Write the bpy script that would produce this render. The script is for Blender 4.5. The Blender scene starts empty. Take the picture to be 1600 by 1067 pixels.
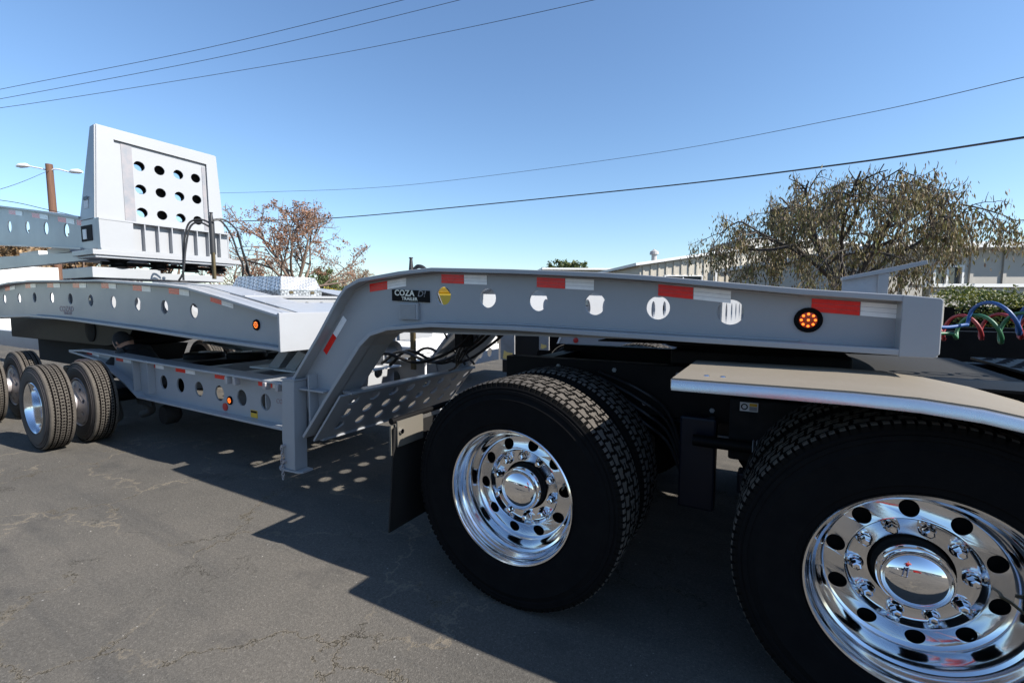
import bpy, bmesh, math, random
from mathutils import Vector, Matrix
PI = math.pi
random.seed(7)
S = bpy.context.scene
COL = S.collection

# ------------------------------------------------------------------ camera
cam_d = bpy.data.cameras.new('camera')
cam = bpy.data.objects.new('camera', cam_d)
COL.objects.link(cam)
cam.location = (0, 0, 1.33)
cam.rotation_euler = (math.radians(90 - 4.75), 0, math.radians(29.6))
cam_d.sensor_width = 36
cam_d.lens = 721 / 1600 * 36
cam_d.clip_start = 0.02
cam_d.clip_end = 3000
S.camera = cam

# ------------------------------------------------------------------ light
SUN = Vector((1.28, 0.15, 1.0)).normalized()
world = bpy.data.worlds.new('World')
S.world = world
world.use_nodes = True
wn = world.node_tree
bg = wn.nodes['Background']
sky = wn.nodes.new('ShaderNodeTexSky')
sky.sky_type = 'NISHITA'
sky.sun_disc = False
sky.sun_elevation = math.asin(SUN.z)
sky.sun_rotation = math.atan2(SUN.x, SUN.y)
sky.altitude = 100
sky.air_density = 1.2
sky.dust_density = 0.3
sky.ozone_density = 6.0
wn.links.new(sky.outputs[0], bg.inputs[0])
bg.inputs[1].default_value = 0.10
sd = bpy.data.lights.new('sun', 'SUN')
sd.energy = 5.0
sd.angle = math.radians(0.55)
sd.color = (1.0, 0.955, 0.89)
so = bpy.data.objects.new('sun', sd)
COL.objects.link(so)
so.rotation_euler = SUN.to_track_quat('Z', 'Y').to_euler()
S.view_settings.view_transform = 'Standard'
S.view_settings.look = 'None'
S.view_settings.exposure = 0.96
S.view_settings.gamma = 1.0
S.view_settings.use_curve_mapping = False

# ------------------------------------------------------------------ materials
def base_mat(name, col, rough=0.5, metal=0.0, spec=0.5):
    m = bpy.data.materials.new(name)
    m.use_nodes = True
    b = m.node_tree.nodes['Principled BSDF']
    b.inputs['Base Color'].default_value = (*col, 1)
    b.inputs['Roughness'].default_value = rough
    b.inputs['Metallic'].default_value = metal
    b.inputs['Specular IOR Level'].default_value = spec
    return m

def node(nt, t, **kw):
    n = nt.nodes.new(t)
    for k, v in kw.items():
        setattr(n, k, v)
    return n

def vary(m, scale=4.0, amt=0.25, dirt=None, bump=0.0, bscale=60, coords='Object', rvar=0.0, stretch=(1,1,1)):
    """colour mottling, optional dirt colour and a fine bump"""
    nt = m.node_tree
    b = nt.nodes['Principled BSDF']
    col = tuple(b.inputs['Base Color'].default_value)
    tc = node(nt, 'ShaderNodeTexCoord')
    mp = node(nt, 'ShaderNodeMapping')
    mp.inputs['Scale'].default_value = stretch
    nt.links.new(tc.outputs[coords], mp.inputs[0])
    n = node(nt, 'ShaderNodeTexNoise')
    n.inputs['Scale'].default_value = scale
    n.inputs['Detail'].default_value = 8
    n.inputs['Roughness'].default_value = 0.65
    nt.links.new(mp.outputs[0], n.inputs['Vector'])
    r = node(nt, 'ShaderNodeValToRGB')
    r.color_ramp.elements[0].position = 0.32
    r.color_ramp.elements[1].position = 0.70
    d = dirt if dirt else tuple(c * (1 - amt) for c in col[:3])
    r.color_ramp.elements[0].color = (*col[:3], 1)
    r.color_ramp.elements[1].color = (*(tuple(col[i] * (1 - amt) + d[i] * amt for i in range(3)) if dirt else d), 1)
    nt.links.new(n.outputs[0], r.inputs[0])
    nt.links.new(r.outputs[0], b.inputs['Base Color'])
    if rvar:
        mr = node(nt, 'ShaderNodeMapRange')
        r0 = b.inputs['Roughness'].default_value
        mr.inputs['To Min'].default_value = max(0, r0 - rvar)
        mr.inputs['To Max'].default_value = r0 + rvar
        nt.links.new(n.outputs[0], mr.inputs[0])
        nt.links.new(mr.outputs[0], b.inputs['Roughness'])
    if bump:
        n2 = node(nt, 'ShaderNodeTexNoise')
        n2.inputs['Scale'].default_value = bscale
        n2.inputs['Detail'].default_value = 4
        nt.links.new(mp.outputs[0], n2.inputs['Vector'])
        bp = node(nt, 'ShaderNodeBump')
        bp.inputs['Strength'].default_value = bump
        bp.inputs['Distance'].default_value = 0.01
        nt.links.new(n2.outputs[0], bp.inputs['Height'])
        nt.links.new(bp.outputs[0], b.inputs['Normal'])
    return m

M = {}
def mk(key, *a, **k):
    v = k.pop('v', None)
    m = base_mat(key, *a, **k)
    if v: vary(m, **v)
    M[key] = m
    return m

mk('grey_paint', (0.315, 0.325, 0.34), 0.36, v=dict(scale=1.6, amt=0.32, dirt=(0.24, 0.235, 0.225), bump=0.16, bscale=7, rvar=0.10))
mk('grey_paint_scuffed', (0.37, 0.39, 0.42), 0.5, v=dict(scale=9, amt=0.35, dirt=(0.20, 0.19, 0.18), bump=0.1, bscale=20))
mk('bare_steel', (0.42, 0.42, 0.43), 0.5, metal=0.35, v=dict(scale=7, amt=0.5, dirt=(0.30, 0.2, 0.17)))
mk('red_tape', (0.88, 0.02, 0.012), 0.25, v=dict(scale=30, amt=0.2))
mk('white_tape', (0.93, 0.93, 0.93), 0.25, v=dict(scale=25, amt=0.12))
mk('black_rubber', (0.007, 0.007, 0.0075), 0.8, spec=0.02, v=dict(scale=14, amt=0.2, dirt=(0.022, 0.020, 0.018)))
mk('brown_rubber', (0.028, 0.023, 0.022), 0.75, v=dict(scale=9, amt=0.5, dirt=(0.05, 0.043, 0.04)))
mk('tread_dust', (0.078, 0.067, 0.055), 0.9, v=dict(scale=16, amt=0.35, bump=0.2, bscale=120))
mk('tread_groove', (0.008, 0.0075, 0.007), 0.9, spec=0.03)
mk('chrome', (0.86, 0.86, 0.87), 0.045, metal=1.0)
mk('polished_aluminium', (0.80, 0.81, 0.83), 0.12, metal=1.0, v=dict(scale=5, amt=0.18, rvar=0.07, bump=0.03, bscale=22))
mk('dull_aluminium', (0.66, 0.67, 0.69), 0.26, metal=0.95, v=dict(scale=3.5, amt=0.3, dirt=(0.42, 0.40, 0.36), rvar=0.08, bump=0.04, bscale=30))
mk('fender_dust', (0.195, 0.168, 0.13), 0.7, metal=0.15, v=dict(scale=5, amt=0.4, dirt=(0.15, 0.125, 0.09), bump=0.08, bscale=60))
mk('black_paint', (0.005, 0.005, 0.0055), 0.5, spec=0.10, v=dict(scale=6, amt=0.4, dirt=(0.016, 0.015, 0.014)))
mk('blue_black_paint', (0.006, 0.009, 0.018), 0.4, spec=0.3)
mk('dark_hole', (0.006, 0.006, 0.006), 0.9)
mk('dusty_black', (0.012, 0.011, 0.011), 0.8, spec=0.2, v=dict(scale=12, amt=0.5, dirt=(0.04, 0.037, 0.034)))
mk('flap_rubber', (0.009, 0.009, 0.009), 0.7, spec=0.25, v=dict(scale=8, amt=0.4, dirt=(0.022, 0.02, 0.018)))
mk('cream_dirty', (0.11, 0.10, 0.08), 0.6, v=dict(scale=20, amt=0.4, dirt=(0.12, 0.1, 0.08)))
mk('sign_black', (0.004, 0.004, 0.005), 0.5, spec=0.1)
mk('strip_steel', (0.17, 0.19, 0.215), 0.5, v=dict(scale=9, amt=0.6, dirt=(0.34, 0.28, 0.27)))
mk('sign_letter', (0.80, 0.78, 0.66), 0.4)
mk('sign_letter_dim', (0.20, 0.20, 0.21), 0.4)
mk('holder_grey', (0.30, 0.30, 0.30), 0.5, v=dict(scale=6, amt=0.3))
mk('amber_dark', (0.35, 0.05, 0.01), 0.3)
mk('red_lens', (0.45, 0.02, 0.02), 0.3)
mk('sticker_yellow', (0.62, 0.36, 0.02), 0.5)
mk('sticker_white', (0.62, 0.62, 0.62), 0.5)
mk('faded_red', (0.28, 0.18, 0.18), 0.6)
mk('red_primer', (0.30, 0.10, 0.05), 0.6)
mk('hose_black', (0.02, 0.02, 0.021), 0.45)
mk('hose_red', (0.22, 0.012, 0.015), 0.5)
mk('hose_green', (0.02, 0.11, 0.045), 0.5)
mk('hose_blue', (0.008, 0.055, 0.19), 0.45)
mk('hose_grey', (0.30, 0.29, 0.28), 0.5)
mk('brass', (0.10, 0.075, 0.035), 0.45, metal=0.4)
mk('wood_pole', (0.15, 0.075, 0.045), 0.85, v=dict(scale=3, amt=0.4, stretch=(6, 6, .5)))
mk('lamp_white', (0.7, 0.7, 0.7), 0.5)
mk('wire', (0.03, 0.03, 0.035), 0.6)
mk('bark', (0.075, 0.06, 0.05), 0.9, v=dict(scale=6, amt=0.4, bump=0.5, bscale=20))
mk('bark_light', (0.17, 0.12, 0.09), 0.9, v=dict(scale=6, amt=0.4))
mk('wall_beige', (0.50, 0.455, 0.375), 0.7, v=dict(scale=0.8, amt=0.12))
mk('wall_cream', (0.42, 0.395, 0.35), 0.7, v=dict(scale=0.8, amt=0.1))
mk('roof_grey', (0.34, 0.33, 0.32), 0.7)
mk('trim_white', (0.68, 0.68, 0.66), 0.6)
mk('glass_dark', (0.05, 0.07, 0.08), 0.08, spec=0.9)
mk('white_paint', (0.72, 0.72, 0.71), 0.45, v=dict(scale=2, amt=0.06))
mk('yellow_machine', (0.60, 0.38, 0.02), 0.4)
mk('yellow_logo', (0.75, 0.55, 0.18), 0.35)
mk('skin', (0.50, 0.27, 0.18), 0.55)
mk('cloth_black', (0.015, 0.015, 0.017), 0.9)
mk('cloth_red', (0.50, 0.02, 0.02), 0.8)
mk('cloth_grey', (0.10, 0.095, 0.09), 0.9)
mk('denim', (0.05, 0.08, 0.16), 0.85)
mk('concrete', (0.42, 0.41, 0.38), 0.85, v=dict(scale=3, amt=0.2))

def leaf_mat(name, cols, trans=0.25):
    m = bpy.data.materials.new(name)
    m.use_nodes = True
    nt = m.node_tree
    b = nt.nodes['Principled BSDF']
    g = node(nt, 'ShaderNodeNewGeometry')
    r = node(nt, 'ShaderNodeValToRGB')
    el = r.color_ramp.elements
    el[0].color = (*cols[0], 1)
    el[1].color = (*cols[-1], 1)
    for i, c in enumerate(cols[1:-1]):
        e = el.new((i + 1) / (len(cols) - 1))
        e.color = (*c, 1)
    nt.links.new(g.outputs['Random Per Island'], r.inputs[0])
    nt.links.new(r.outputs[0], b.inputs['Base Color'])
    b.inputs['Roughness'].default_value = 0.6
    t = node(nt, 'ShaderNodeBsdfTranslucent')
    nt.links.new(r.outputs[0], t.inputs[0])
    mx = node(nt, 'ShaderNodeMixShader')
    mx.inputs[0].default_value = trans
    nt.links.new(b.outputs[0], mx.inputs[1])
    nt.links.new(t.outputs[0], mx.inputs[2])
    nt.links.new(mx.outputs[0], nt.nodes['Material Output'].inputs[0])
    M[name] = m
leaf_mat('leaf_olive', [(0.08, 0.07, 0.025), (0.18, 0.15, 0.055), (0.26, 0.19, 0.10), (0.09, 0.06, 0.045), (0.19, 0.19, 0.05)])
leaf_mat('leaf_rust', [(0.16, 0.07, 0.04), (0.30, 0.15, 0.08), (0.22, 0.12, 0.09), (0.36, 0.20, 0.10)])
leaf_mat('leaf_hedge', [(0.05, 0.085, 0.015), (0.07, 0.10, 0.015), (0.22, 0.21, 0.025), (0.04, 0.06, 0.015)])
leaf_mat('leaf_green', [(0.04, 0.07, 0.02), (0.08, 0.11, 0.03), (0.12, 0.13, 0.04)])
leaf_mat('leaf_tan', [(0.24, 0.15, 0.08), (0.34, 0.22, 0.11), (0.16, 0.11, 0.06)])
leaf_mat('leaf_yellow', [(0.45, 0.33, 0.03), (0.55, 0.42, 0.06), (0.3, 0.26, 0.04)])

def led_mat():
    m = base_mat('amber_led', (0.5, 0.07, 0.01), 0.3)
    b = m.node_tree.nodes['Principled BSDF']
    b.inputs['Emission Color'].default_value = (1.0, 0.20, 0.02, 1)
    b.inputs['Emission Strength'].default_value = 1.3
    M['amber_led'] = m
led_mat()

def diamond_mat():
    m = base_mat('diamond_plate', (0.72, 0.73, 0.74), 0.36, metal=0.75)
    nt = m.node_tree
    b = nt.nodes['Principled BSDF']
    tc = node(nt, 'ShaderNodeTexCoord')
    mp = node(nt, 'ShaderNodeMapping')
    mp.inputs['Rotation'].default_value = (0.785, 0.785, 0.785)
    nt.links.new(tc.outputs['Object'], mp.inputs[0])
    ch = node(nt, 'ShaderNodeTexChecker')
    ch.inputs['Scale'].default_value = 42
    nt.links.new(mp.outputs[0], ch.inputs[0])
    bp = node(nt, 'ShaderNodeBump')
    bp.inputs['Strength'].default_value = 1.0
    bp.inputs['Distance'].default_value = 0.01
    cr = node(nt, 'ShaderNodeMapRange'); cr.inputs['To Min'].default_value = 0.30; cr.inputs['To Max'].default_value = 0.66
    nt.links.new(ch.outputs['Fac'], cr.inputs[0]); nt.links.new(cr.outputs[0], b.inputs['Base Color'])
    nt.links.new(ch.outputs['Fac'], bp.inputs['Height'])
    nt.links.new(bp.outputs[0], b.inputs['Normal'])
    M['diamond_plate'] = m
diamond_mat()

def asphalt_mat():
    m = base_mat('asphalt', (0.1, 0.1, 0.1), 0.95, spec=0.08)
    nt = m.node_tree
    L = nt.links.new
    b = nt.nodes['Principled BSDF']
    tc = node(nt, 'ShaderNodeTexCoord')
    P = tc.outputs['Object']
    def noise(scale, detail=6, rough=0.6, src=P, dist=0.0):
        n = node(nt, 'ShaderNodeTexNoise')
        n.inputs['Scale'].default_value = scale
        n.inputs['Detail'].default_value = detail
        n.inputs['Roughness'].default_value = rough
        n.inputs['Distortion'].default_value = dist
        L(src, n.inputs['Vector'])
        return n
    def ramp(src, stops):
        r = node(nt, 'ShaderNodeValToRGB')
        el = r.color_ramp.elements
        el[0].position, el[0].color = stops[0][0], (*stops[0][1], 1)
        el[1].position, el[1].color = stops[-1][0], (*stops[-1][1], 1)
        for p, c in stops[1:-1]:
            e = el.new(p); e.color = (*c, 1)
        L(src, r.inputs[0])
        return r.outputs[0]
    def mix(f, a, c, mode='MIX'):
        x = node(nt, 'ShaderNodeMix', data_type='RGBA', blend_type=mode)
        if isinstance(f, (int, float)): x.inputs[0].default_value = f
        else: L(f, x.inputs[0])
        for i, s in ((6, a), (7, c)):
            if isinstance(s, tuple): x.inputs[i].default_value = (*s, 1)
            else: L(s, x.inputs[i])
        return x.outputs[2]
    def mul(a, c, op='MULTIPLY'):
        x = node(nt, 'ShaderNodeMath', operation=op)
        for i, s in ((0, a), (1, c)):
            if isinstance(s, (int, float)): x.inputs[i].default_value = s
            else: L(s, x.inputs[i])
        return x.outputs[0]
    big = noise(0.55, 8, 0.65)
    base = ramp(big.outputs[0], [(0.30, (0.082, 0.076, 0.067)), (0.52, (0.106, 0.097, 0.084)), (0.72, (0.132, 0.118, 0.100))])
    # streaks of wear (tyre sweeps), long in one direction
    mp = node(nt, 'ShaderNodeMapping')
    mp.inputs['Rotation'].default_value = (0, 0, 0.5)
    mp.inputs['Scale'].default_value = (0.5, 3.2, 1)
    L(P, mp.inputs[0])
    st = noise(1.3, 6, 0.6, mp.outputs[0], 0.8)
    base = mix(ramp(st.outputs[0], [(0.50, (0, 0, 0)), (0.68, (0.55,) * 3)]), base, (0.070, 0.067, 0.062))
    # aggregate
    vo = node(nt, 'ShaderNodeTexVoronoi')
    vo.inputs['Scale'].default_value = 210
    L(P, vo.inputs['Vector'])
    base = mix(0.50, base, ramp(vo.outputs['Color'], [(0.0, (0.30,) * 3), (0.75, (0.52,) * 3), (1.0, (0.95,) * 3)]), 'OVERLAY')
    fine = noise(75, 3, 0.7)
    base = mix(0.45, base, ramp(fine.outputs[0], [(0.3, (0.3,) * 3), (0.7, (0.7,) * 3)]), 'OVERLAY')
    # sparse pale specks
    v2 = node(nt, 'ShaderNodeTexVoronoi')
    v2.inputs['Scale'].default_value = 9
    L(P, v2.inputs['Vector'])
    base = mix(ramp(v2.outputs['Distance'], [(0.020, (0.7,) * 3), (0.045, (0, 0, 0))]), base, (0.36, 0.34, 0.31))
    # cracks: distorted voronoi borders, broken up by a mask
    w = noise(1.7, 7, 0.68)
    wv = node(nt, 'ShaderNodeVectorMath', operation='SCALE')
    wv.inputs[3].default_value = 0.95
    L(w.outputs['Color'], wv.inputs[0])
    ad = node(nt, 'ShaderNodeVectorMath', operation='ADD')
    L(P, ad.inputs[0]); L(wv.outputs[0], ad.inputs[1])
    def cracks(scale, width, mscale, lo, hi, off):
        mo = node(nt, 'ShaderNodeVectorMath', operation='ADD')
        L(ad.outputs[0], mo.inputs[0]); mo.inputs[1].default_value = (off, off * 1.7, 0)
        v = node(nt, 'ShaderNodeTexVoronoi', feature='DISTANCE_TO_EDGE')
        v.inputs['Scale'].default_value = scale
        L(mo.outputs[0], v.inputs['Vector'])
        line = ramp(v.outputs['Distance'], [(0.0, (1, 1, 1)), (width, (0, 0, 0))])
        mk_ = noise(mscale, 3, 0.6, mo.outputs[0])
        mask = ramp(mk_.outputs[0], [(lo, (0, 0, 0)), (hi, (1, 1, 1))])
        return mul(line, mask)
    sand = cracks(1.15, 0.019, 0.9, 0.44, 0.50, 0.0)
    dark = cracks(1.15, 0.010, 1.7, 0.49, 0.54, 0.0)
    dark2 = cracks(2.6, 0.015, 1.2, 0.54, 0.59, 3.1)
    base = mix(mul(sand, 0.8), base, (0.19, 0.16, 0.12))
    base = mix(mul(dark, 0.9), base, (0.022, 0.021, 0.015))
    base = mix(mul(dark2, 0.75), base, (0.035, 0.032, 0.025))
    stn = noise(2.3, 5, 0.7)
    base = mix(ramp(stn.outputs[0], [(0.56, (0, 0, 0)), (0.72, (0.5,) * 3)]), base, (0.045, 0.044, 0.043))
    grit = noise(320, 2, 0.8)
    base = mix(0.55, base, ramp(grit.outputs[0], [(0.30, (0.22,) * 3), (0.70, (0.80,) * 3)]), 'OVERLAY')
    L(base, b.inputs['Base Color'])
    h = mul(mul(vo.outputs['Distance'], 0.35), mul(fine.outputs[0], 0.5), 'ADD')
    h = mul(h, mul(mul(dark, 1.0), mul(dark2, 0.8), 'ADD'), 'SUBTRACT')
    bp = node(nt, 'ShaderNodeBump')
    bp.inputs['Strength'].default_value = 0.55
    bp.inputs['Distance'].default_value = 0.006
    L(h, bp.inputs['Height'])
    L(bp.outputs[0], b.inputs['Normal'])
    M['asphalt'] = m
asphalt_mat()

# ------------------------------------------------------------------ helpers
class MB:
    def __init__(s):
        s.v = []; s.f = []; s.mi = []
    def add(s, vs, fs, mi=0):
        n = len(s.v)
        s.v += [tuple(p) for p in vs]
        s.f += [tuple(i + n for i in q) for q in fs]
        s.mi += [mi] * len(fs)
        return s
    def box(s, x0, x1, y0, y1, z0, z1, mi=0):
        v = [(x, y, z) for x in (x0, x1) for y in (y0, y1) for z in (z0, z1)]
        return s.add(v, [(0, 1, 3, 2), (4, 6, 7, 5), (0, 4, 5, 1), (2, 3, 7, 6), (0, 2, 6, 4), (1, 5, 7, 3)], mi)
    def prism_xz(s, poly, y0, y1, mi=0):
        n = len(poly)
        v = [(x, y0, z) for x, z in poly] + [(x, y1, z) for x, z in poly]
        f = [tuple(range(n)), tuple(range(2 * n - 1, n - 1, -1))] + [(i, i + n, (i + 1) % n + n, (i + 1) % n) for i in range(n)]
        return s.add(v, f, mi)
    def prism_yz(s, poly, x0, x1, mi=0):
        n = len(poly)
        v = [(x0, y, z) for y, z in poly] + [(x1, y, z) for y, z in poly]
        f = [tuple(range(n)), tuple(range(2 * n - 1, n - 1, -1))] + [(i, i + n, (i + 1) % n + n, (i + 1) % n) for i in range(n)]
        return s.add(v, f, mi)
    def strip(s, path, y0, y1, th, mi=0):
        """plate following an XZ path, wide in Y; th is added along the left normal"""
        n = len(path); off = []
        for i in range(n):
            a = Vector(path[max(i - 1, 0)]); c = Vector(path[i]); e = Vector(path[min(i + 1, n - 1)])
            d1 = (c - a).normalized() if i > 0 else (e - c).normalized()
            d2 = (e - c).normalized() if i < n - 1 else d1
            n1 = Vector((-d1.y, d1.x)); n2 = Vector((-d2.y, d2.x))
            m = (n1 + n2).normalized()
            off.append(c + m * (th / max(0.35, m.dot(n1))))
        v = []
        for i in range(n):
            p = path[i]; q = off[i]
            v += [(p[0], y0, p[1]), (p[0], y1, p[1]), (q.x, y1, q.y), (q.x, y0, q.y)]
        f = [(0, 1, 2, 3), tuple(4 * (n - 1) + k for k in (3, 2, 1, 0))]
        for i in range(n - 1):
            a = 4 * i; b = a + 4
            for k in range(4):
                f.append((a + k, b + k, b + (k + 1) % 4, a + (k + 1) % 4))
        return s.add(v, f, mi)
    def tube(s, pts, r, seg=8, mi=0, cap=True):
        pts = [Vector(p) for p in pts]
        n = len(pts)
        rr = r if isinstance(r, (list, tuple)) else [r] * n
        t = (pts[1] - pts[0]).normalized()
        u = t.orthogonal().normalized()
        v = []
        for i, p in enumerate(pts):
            t = (pts[min(i + 1, n - 1)] - pts[max(i - 1, 0)]).normalized()
            u = (u - t * u.dot(t)).normalized()
            w = t.cross(u)
            for k in range(seg):
                a = 2 * PI * k / seg
                v.append(p + (u * math.cos(a) + w * math.sin(a)) * rr[i])
        f = []
        for i in range(n - 1):
            for k in range(seg):
                f.append((i * seg + k, i * seg + (k + 1) % seg, (i + 1) * seg + (k + 1) % seg, (i + 1) * seg + k))
        if cap:
            f.append(tuple(range(seg - 1, -1, -1))); f.append(tuple((n - 1) * seg + k for k in range(seg)))
        return s.add(v, f, mi)
    def lathe(s, prof, seg=48, c=(0, 0, 0), mi=0, axis='y', close=False):
        """prof: list of (r, h[, mi]); revolved round the axis"""
        n = len(prof); v = []; fs = []
        for (r, h, *_) in prof:
            for k in range(seg):
                a = 2 * PI * k / seg
                ca, sa = r * math.cos(a), r * math.sin(a)
                q = {'y': (ca, h, sa), 'z': (ca, sa, h), 'x': (h, ca, sa)}[axis]
                v.append((q[0] + c[0], q[1] + c[1], q[2] + c[2]))
        base = len(s.v)
        s.v += v
        for i in range(n - 1 if not close else n):
            m_ = prof[i][2] if len(prof[i]) > 2 else mi
            j = (i + 1) % n
            for k in range(seg):
                s.f.append((base + i * seg + k, base + i * seg + (k + 1) % seg, base + j * seg + (k + 1) % seg, base + j * seg + k))
                s.mi.append(m_)
        return s
    def disc(s, c, r, seg=24, axis='y', mi=0):
        v = []
        for k in range(seg):
            a = 2 * PI * k / seg
            ca, sa = r * math.cos(a), r * math.sin(a)
            q = {'y': (ca, 0, sa), 'z': (ca, sa, 0), 'x': (0, ca, sa)}[axis]
            v.append((c[0] + q[0], c[1] + q[1], c[2] + q[2]))
        return s.add(v, [tuple(range(seg))], mi)
    def mesh(s, name, mats, smooth=False, fix=True, origin=None):
        me = bpy.data.meshes.new(name)
        o = origin or (0, 0, 0)
        vs = [(p[0] - o[0], p[1] - o[1], p[2] - o[2]) for p in s.v] if origin else s.v
        me.from_pydata(vs, [], s.f)
        if not isinstance(mats, (list, tuple)): mats = [mats]
        for m in mats: me.materials.append(M[m])
        me.polygons.foreach_set('material_index', s.mi)
        if fix:
            bm = bmesh.new(); bm.from_mesh(me)
            bmesh.ops.recalc_face_normals(bm, faces=bm.faces)
            bm.to_mesh(me); bm.free()
        if smooth:
            me.shade_smooth() if hasattr(me, 'shade_smooth') else None
            if smooth is not True:
                me.set_sharp_from_angle(angle=math.radians(smooth))
        me.update()
        return me

def wloc(o):
    p = Vector(o.location)
    while o.parent:
        o = o.parent; p += Vector(o.location)
    return p

def part(name, src, mats, parent, smooth=False, bevel=0.0, label=None, fix=True):
    """src is in world coordinates; the part's origin is its parent's origin"""
    org = wloc(parent) if parent else Vector((0, 0, 0))
    me = src.mesh(name, mats, smooth, fix, tuple(org)) if isinstance(src, MB) else src
    o = bpy.data.objects.new(name, me)
    COL.objects.link(o)
    o.parent = parent
    if bevel:
        b = o.modifiers.new('bevel', 'BEVEL')
        b.width = bevel; b.segments = 2; b.limit_method = 'ANGLE'; b.angle_limit = math.radians(40)
    if label: o['label'] = label
    return o

def inst(name, me, parent, loc, rot=(0, 0, 0)):
    """an object sharing a mesh, placed at a world point"""
    o = bpy.data.objects.new(name, me)
    COL.objects.link(o)
    o.parent = parent
    o.location = Vector(loc) - (wloc(parent) if parent else Vector((0, 0, 0)))
    o.rotation_euler = rot
    return o

def thing(name, label, cat, loc=(0, 0, 0), group=None):
    o = bpy.data.objects.new(name, None)
    COL.objects.link(o)
    o.location = loc
    o.empty_display_size = 0.2
    o['label'] = label; o['category'] = cat
    if group: o['group'] = group
    return o
def tag(o, label=None, cat=None, group=None, kind=None):
    if label: o['label'] = label
    if cat: o['category'] = cat
    if group: o['group'] = group
    if kind: o['kind'] = kind
    return o

def circ(u, v, r, n=28):
    return [(u + r * math.cos(2 * PI * k / n), v + r * math.sin(2 * PI * k / n)) for k in range(n)]

def plate(outline, holes, th, fn, mb=None, mi=0):
    """flat plate with real holes; fn maps (u, v, w) to a point, w in -th/2..th/2"""
    cu = bpy.data.curves.new('c', 'CURVE')
    cu.dimensions = '2D'; cu.fill_mode = 'BOTH'; cu.extrude = th / 2
    for loop in [outline] + holes:
        sp = cu.splines.new('POLY')
        sp.points.add(len(loop) - 1)
        for i, (u, v) in enumerate(loop): sp.points[i].co = (u, v, 0, 1)
        sp.use_cyclic_u = True
    ob = bpy.data.objects.new('c', cu)
    me = bpy.data.meshes.new_from_object(ob)
    mb = mb or MB()
    mb.add([fn(*v.co) for v in me.vertices], [tuple(p.vertices) for p in me.polygons], mi)
    bpy.data.objects.remove(ob); bpy.data.meshes.remove(me); bpy.data.curves.remove(cu)
    return mb

def text_mb(txt, size, fn, depth=0.0015, shear=0.0, bold=0.0, align='CENTER', mb=None, sx=1.0):
    cu = bpy.data.curves.new('t', 'FONT')
    cu.body = txt; cu.size = size; cu.extrude = depth / 2; cu.shear = shear; cu.offset = bold
    cu.align_x = align; cu.align_y = 'CENTER'; cu.space_character = 1.05
    cu.resolution_u = 3
    ob = bpy.data.objects.new('t', cu)
    me = bpy.data.meshes.new_from_object(ob)
    mb = mb or MB()
    mb.add([fn(v.co.x * sx, v.co.y, v.co.z) for v in me.vertices], [tuple(p.vertices) for p in me.polygons])
    bpy.data.objects.remove(ob); bpy.data.meshes.remove(me); bpy.data.curves.remove(cu)
    return mb

def curve_pts(P, n=8):
    """Catmull-Rom through control points"""
    P = [Vector(p) for p in P]
    Q = [P[0] * 2 - P[1]] + P + [P[-1] * 2 - P[-2]]
    out = []
    for i in range(1, len(Q) - 2):
        for k in range(n):
            t = k / n
            a, b, c, d = Q[i - 1], Q[i], Q[i + 1], Q[i + 2]
            out.append(0.5 * ((2 * b) + (c - a) * t + (2 * a - 5 * b + 4 * c - d) * t * t + (3 * b - a - 3 * c + d) * t ** 3))
    out.append(P[-1])
    return out

def interp(path, x):
    for (x0, z0), (x1, z1) in zip(path, path[1:]):
        lo, hi = min(x0, x1), max(x0, x1)
        if lo <= x <= hi and hi > lo:
            return z0 + (z1 - z0) * (x - x0) / (x1 - x0)
    return path[0][1] if abs(x - path[0][0]) < abs(x - path[-1][0]) else path[-1][1]

Rm = cam.rotation_euler.to_matrix()
def ray(px, py, dist):
    """world point on the sight line of a photo pixel at a horizontal distance (used to survey far wires)"""
    d = Rm @ Vector(((px - 800) / 721.0, -(py - 533.5) / 721.0, -1.0))
    d /= math.hypot(d.x, d.y)
    return Vector((0, 0, 1.33)) + d * dist

# ------------------------------------------------------------------ ground
g = MB()
g.add([(-600, -600, 0), (600, -600, 0), (600, 900, 0), (-600, 900, 0)], [(0, 1, 2, 3)])
o = part('ground', g, 'asphalt', None); o['kind'] = 'structure'

random.seed(2)
pb_ = MB()
for i in range(420):
    x = random.uniform(-6, 1.5); y = random.uniform(0.35, 2.0) if random.random() < 0.75 else random.uniform(0.35, 5)
    r = random.uniform(0.0012, 0.0032) * (1 + 0.6 * (random.random() < 0.06))
    v = [(x + r * math.cos(a) * random.uniform(.7, 1.2), y + r * math.sin(a) * random.uniform(.7, 1.2), 0.0) for a in [PI / 3 * k for k in range(6)]]
    v.append((x, y, r * 1.1))
    pb_.add(v, [(k, (k + 1) % 6, 6) for k in range(6)])
mk('grit', (0.20, 0.185, 0.16), 0.9)
o = part('gravel', pb_, 'grit', None, fix=False); tag(o, 'loose pale grit scattered over the asphalt', 'gravel', kind='stuff')

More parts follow.
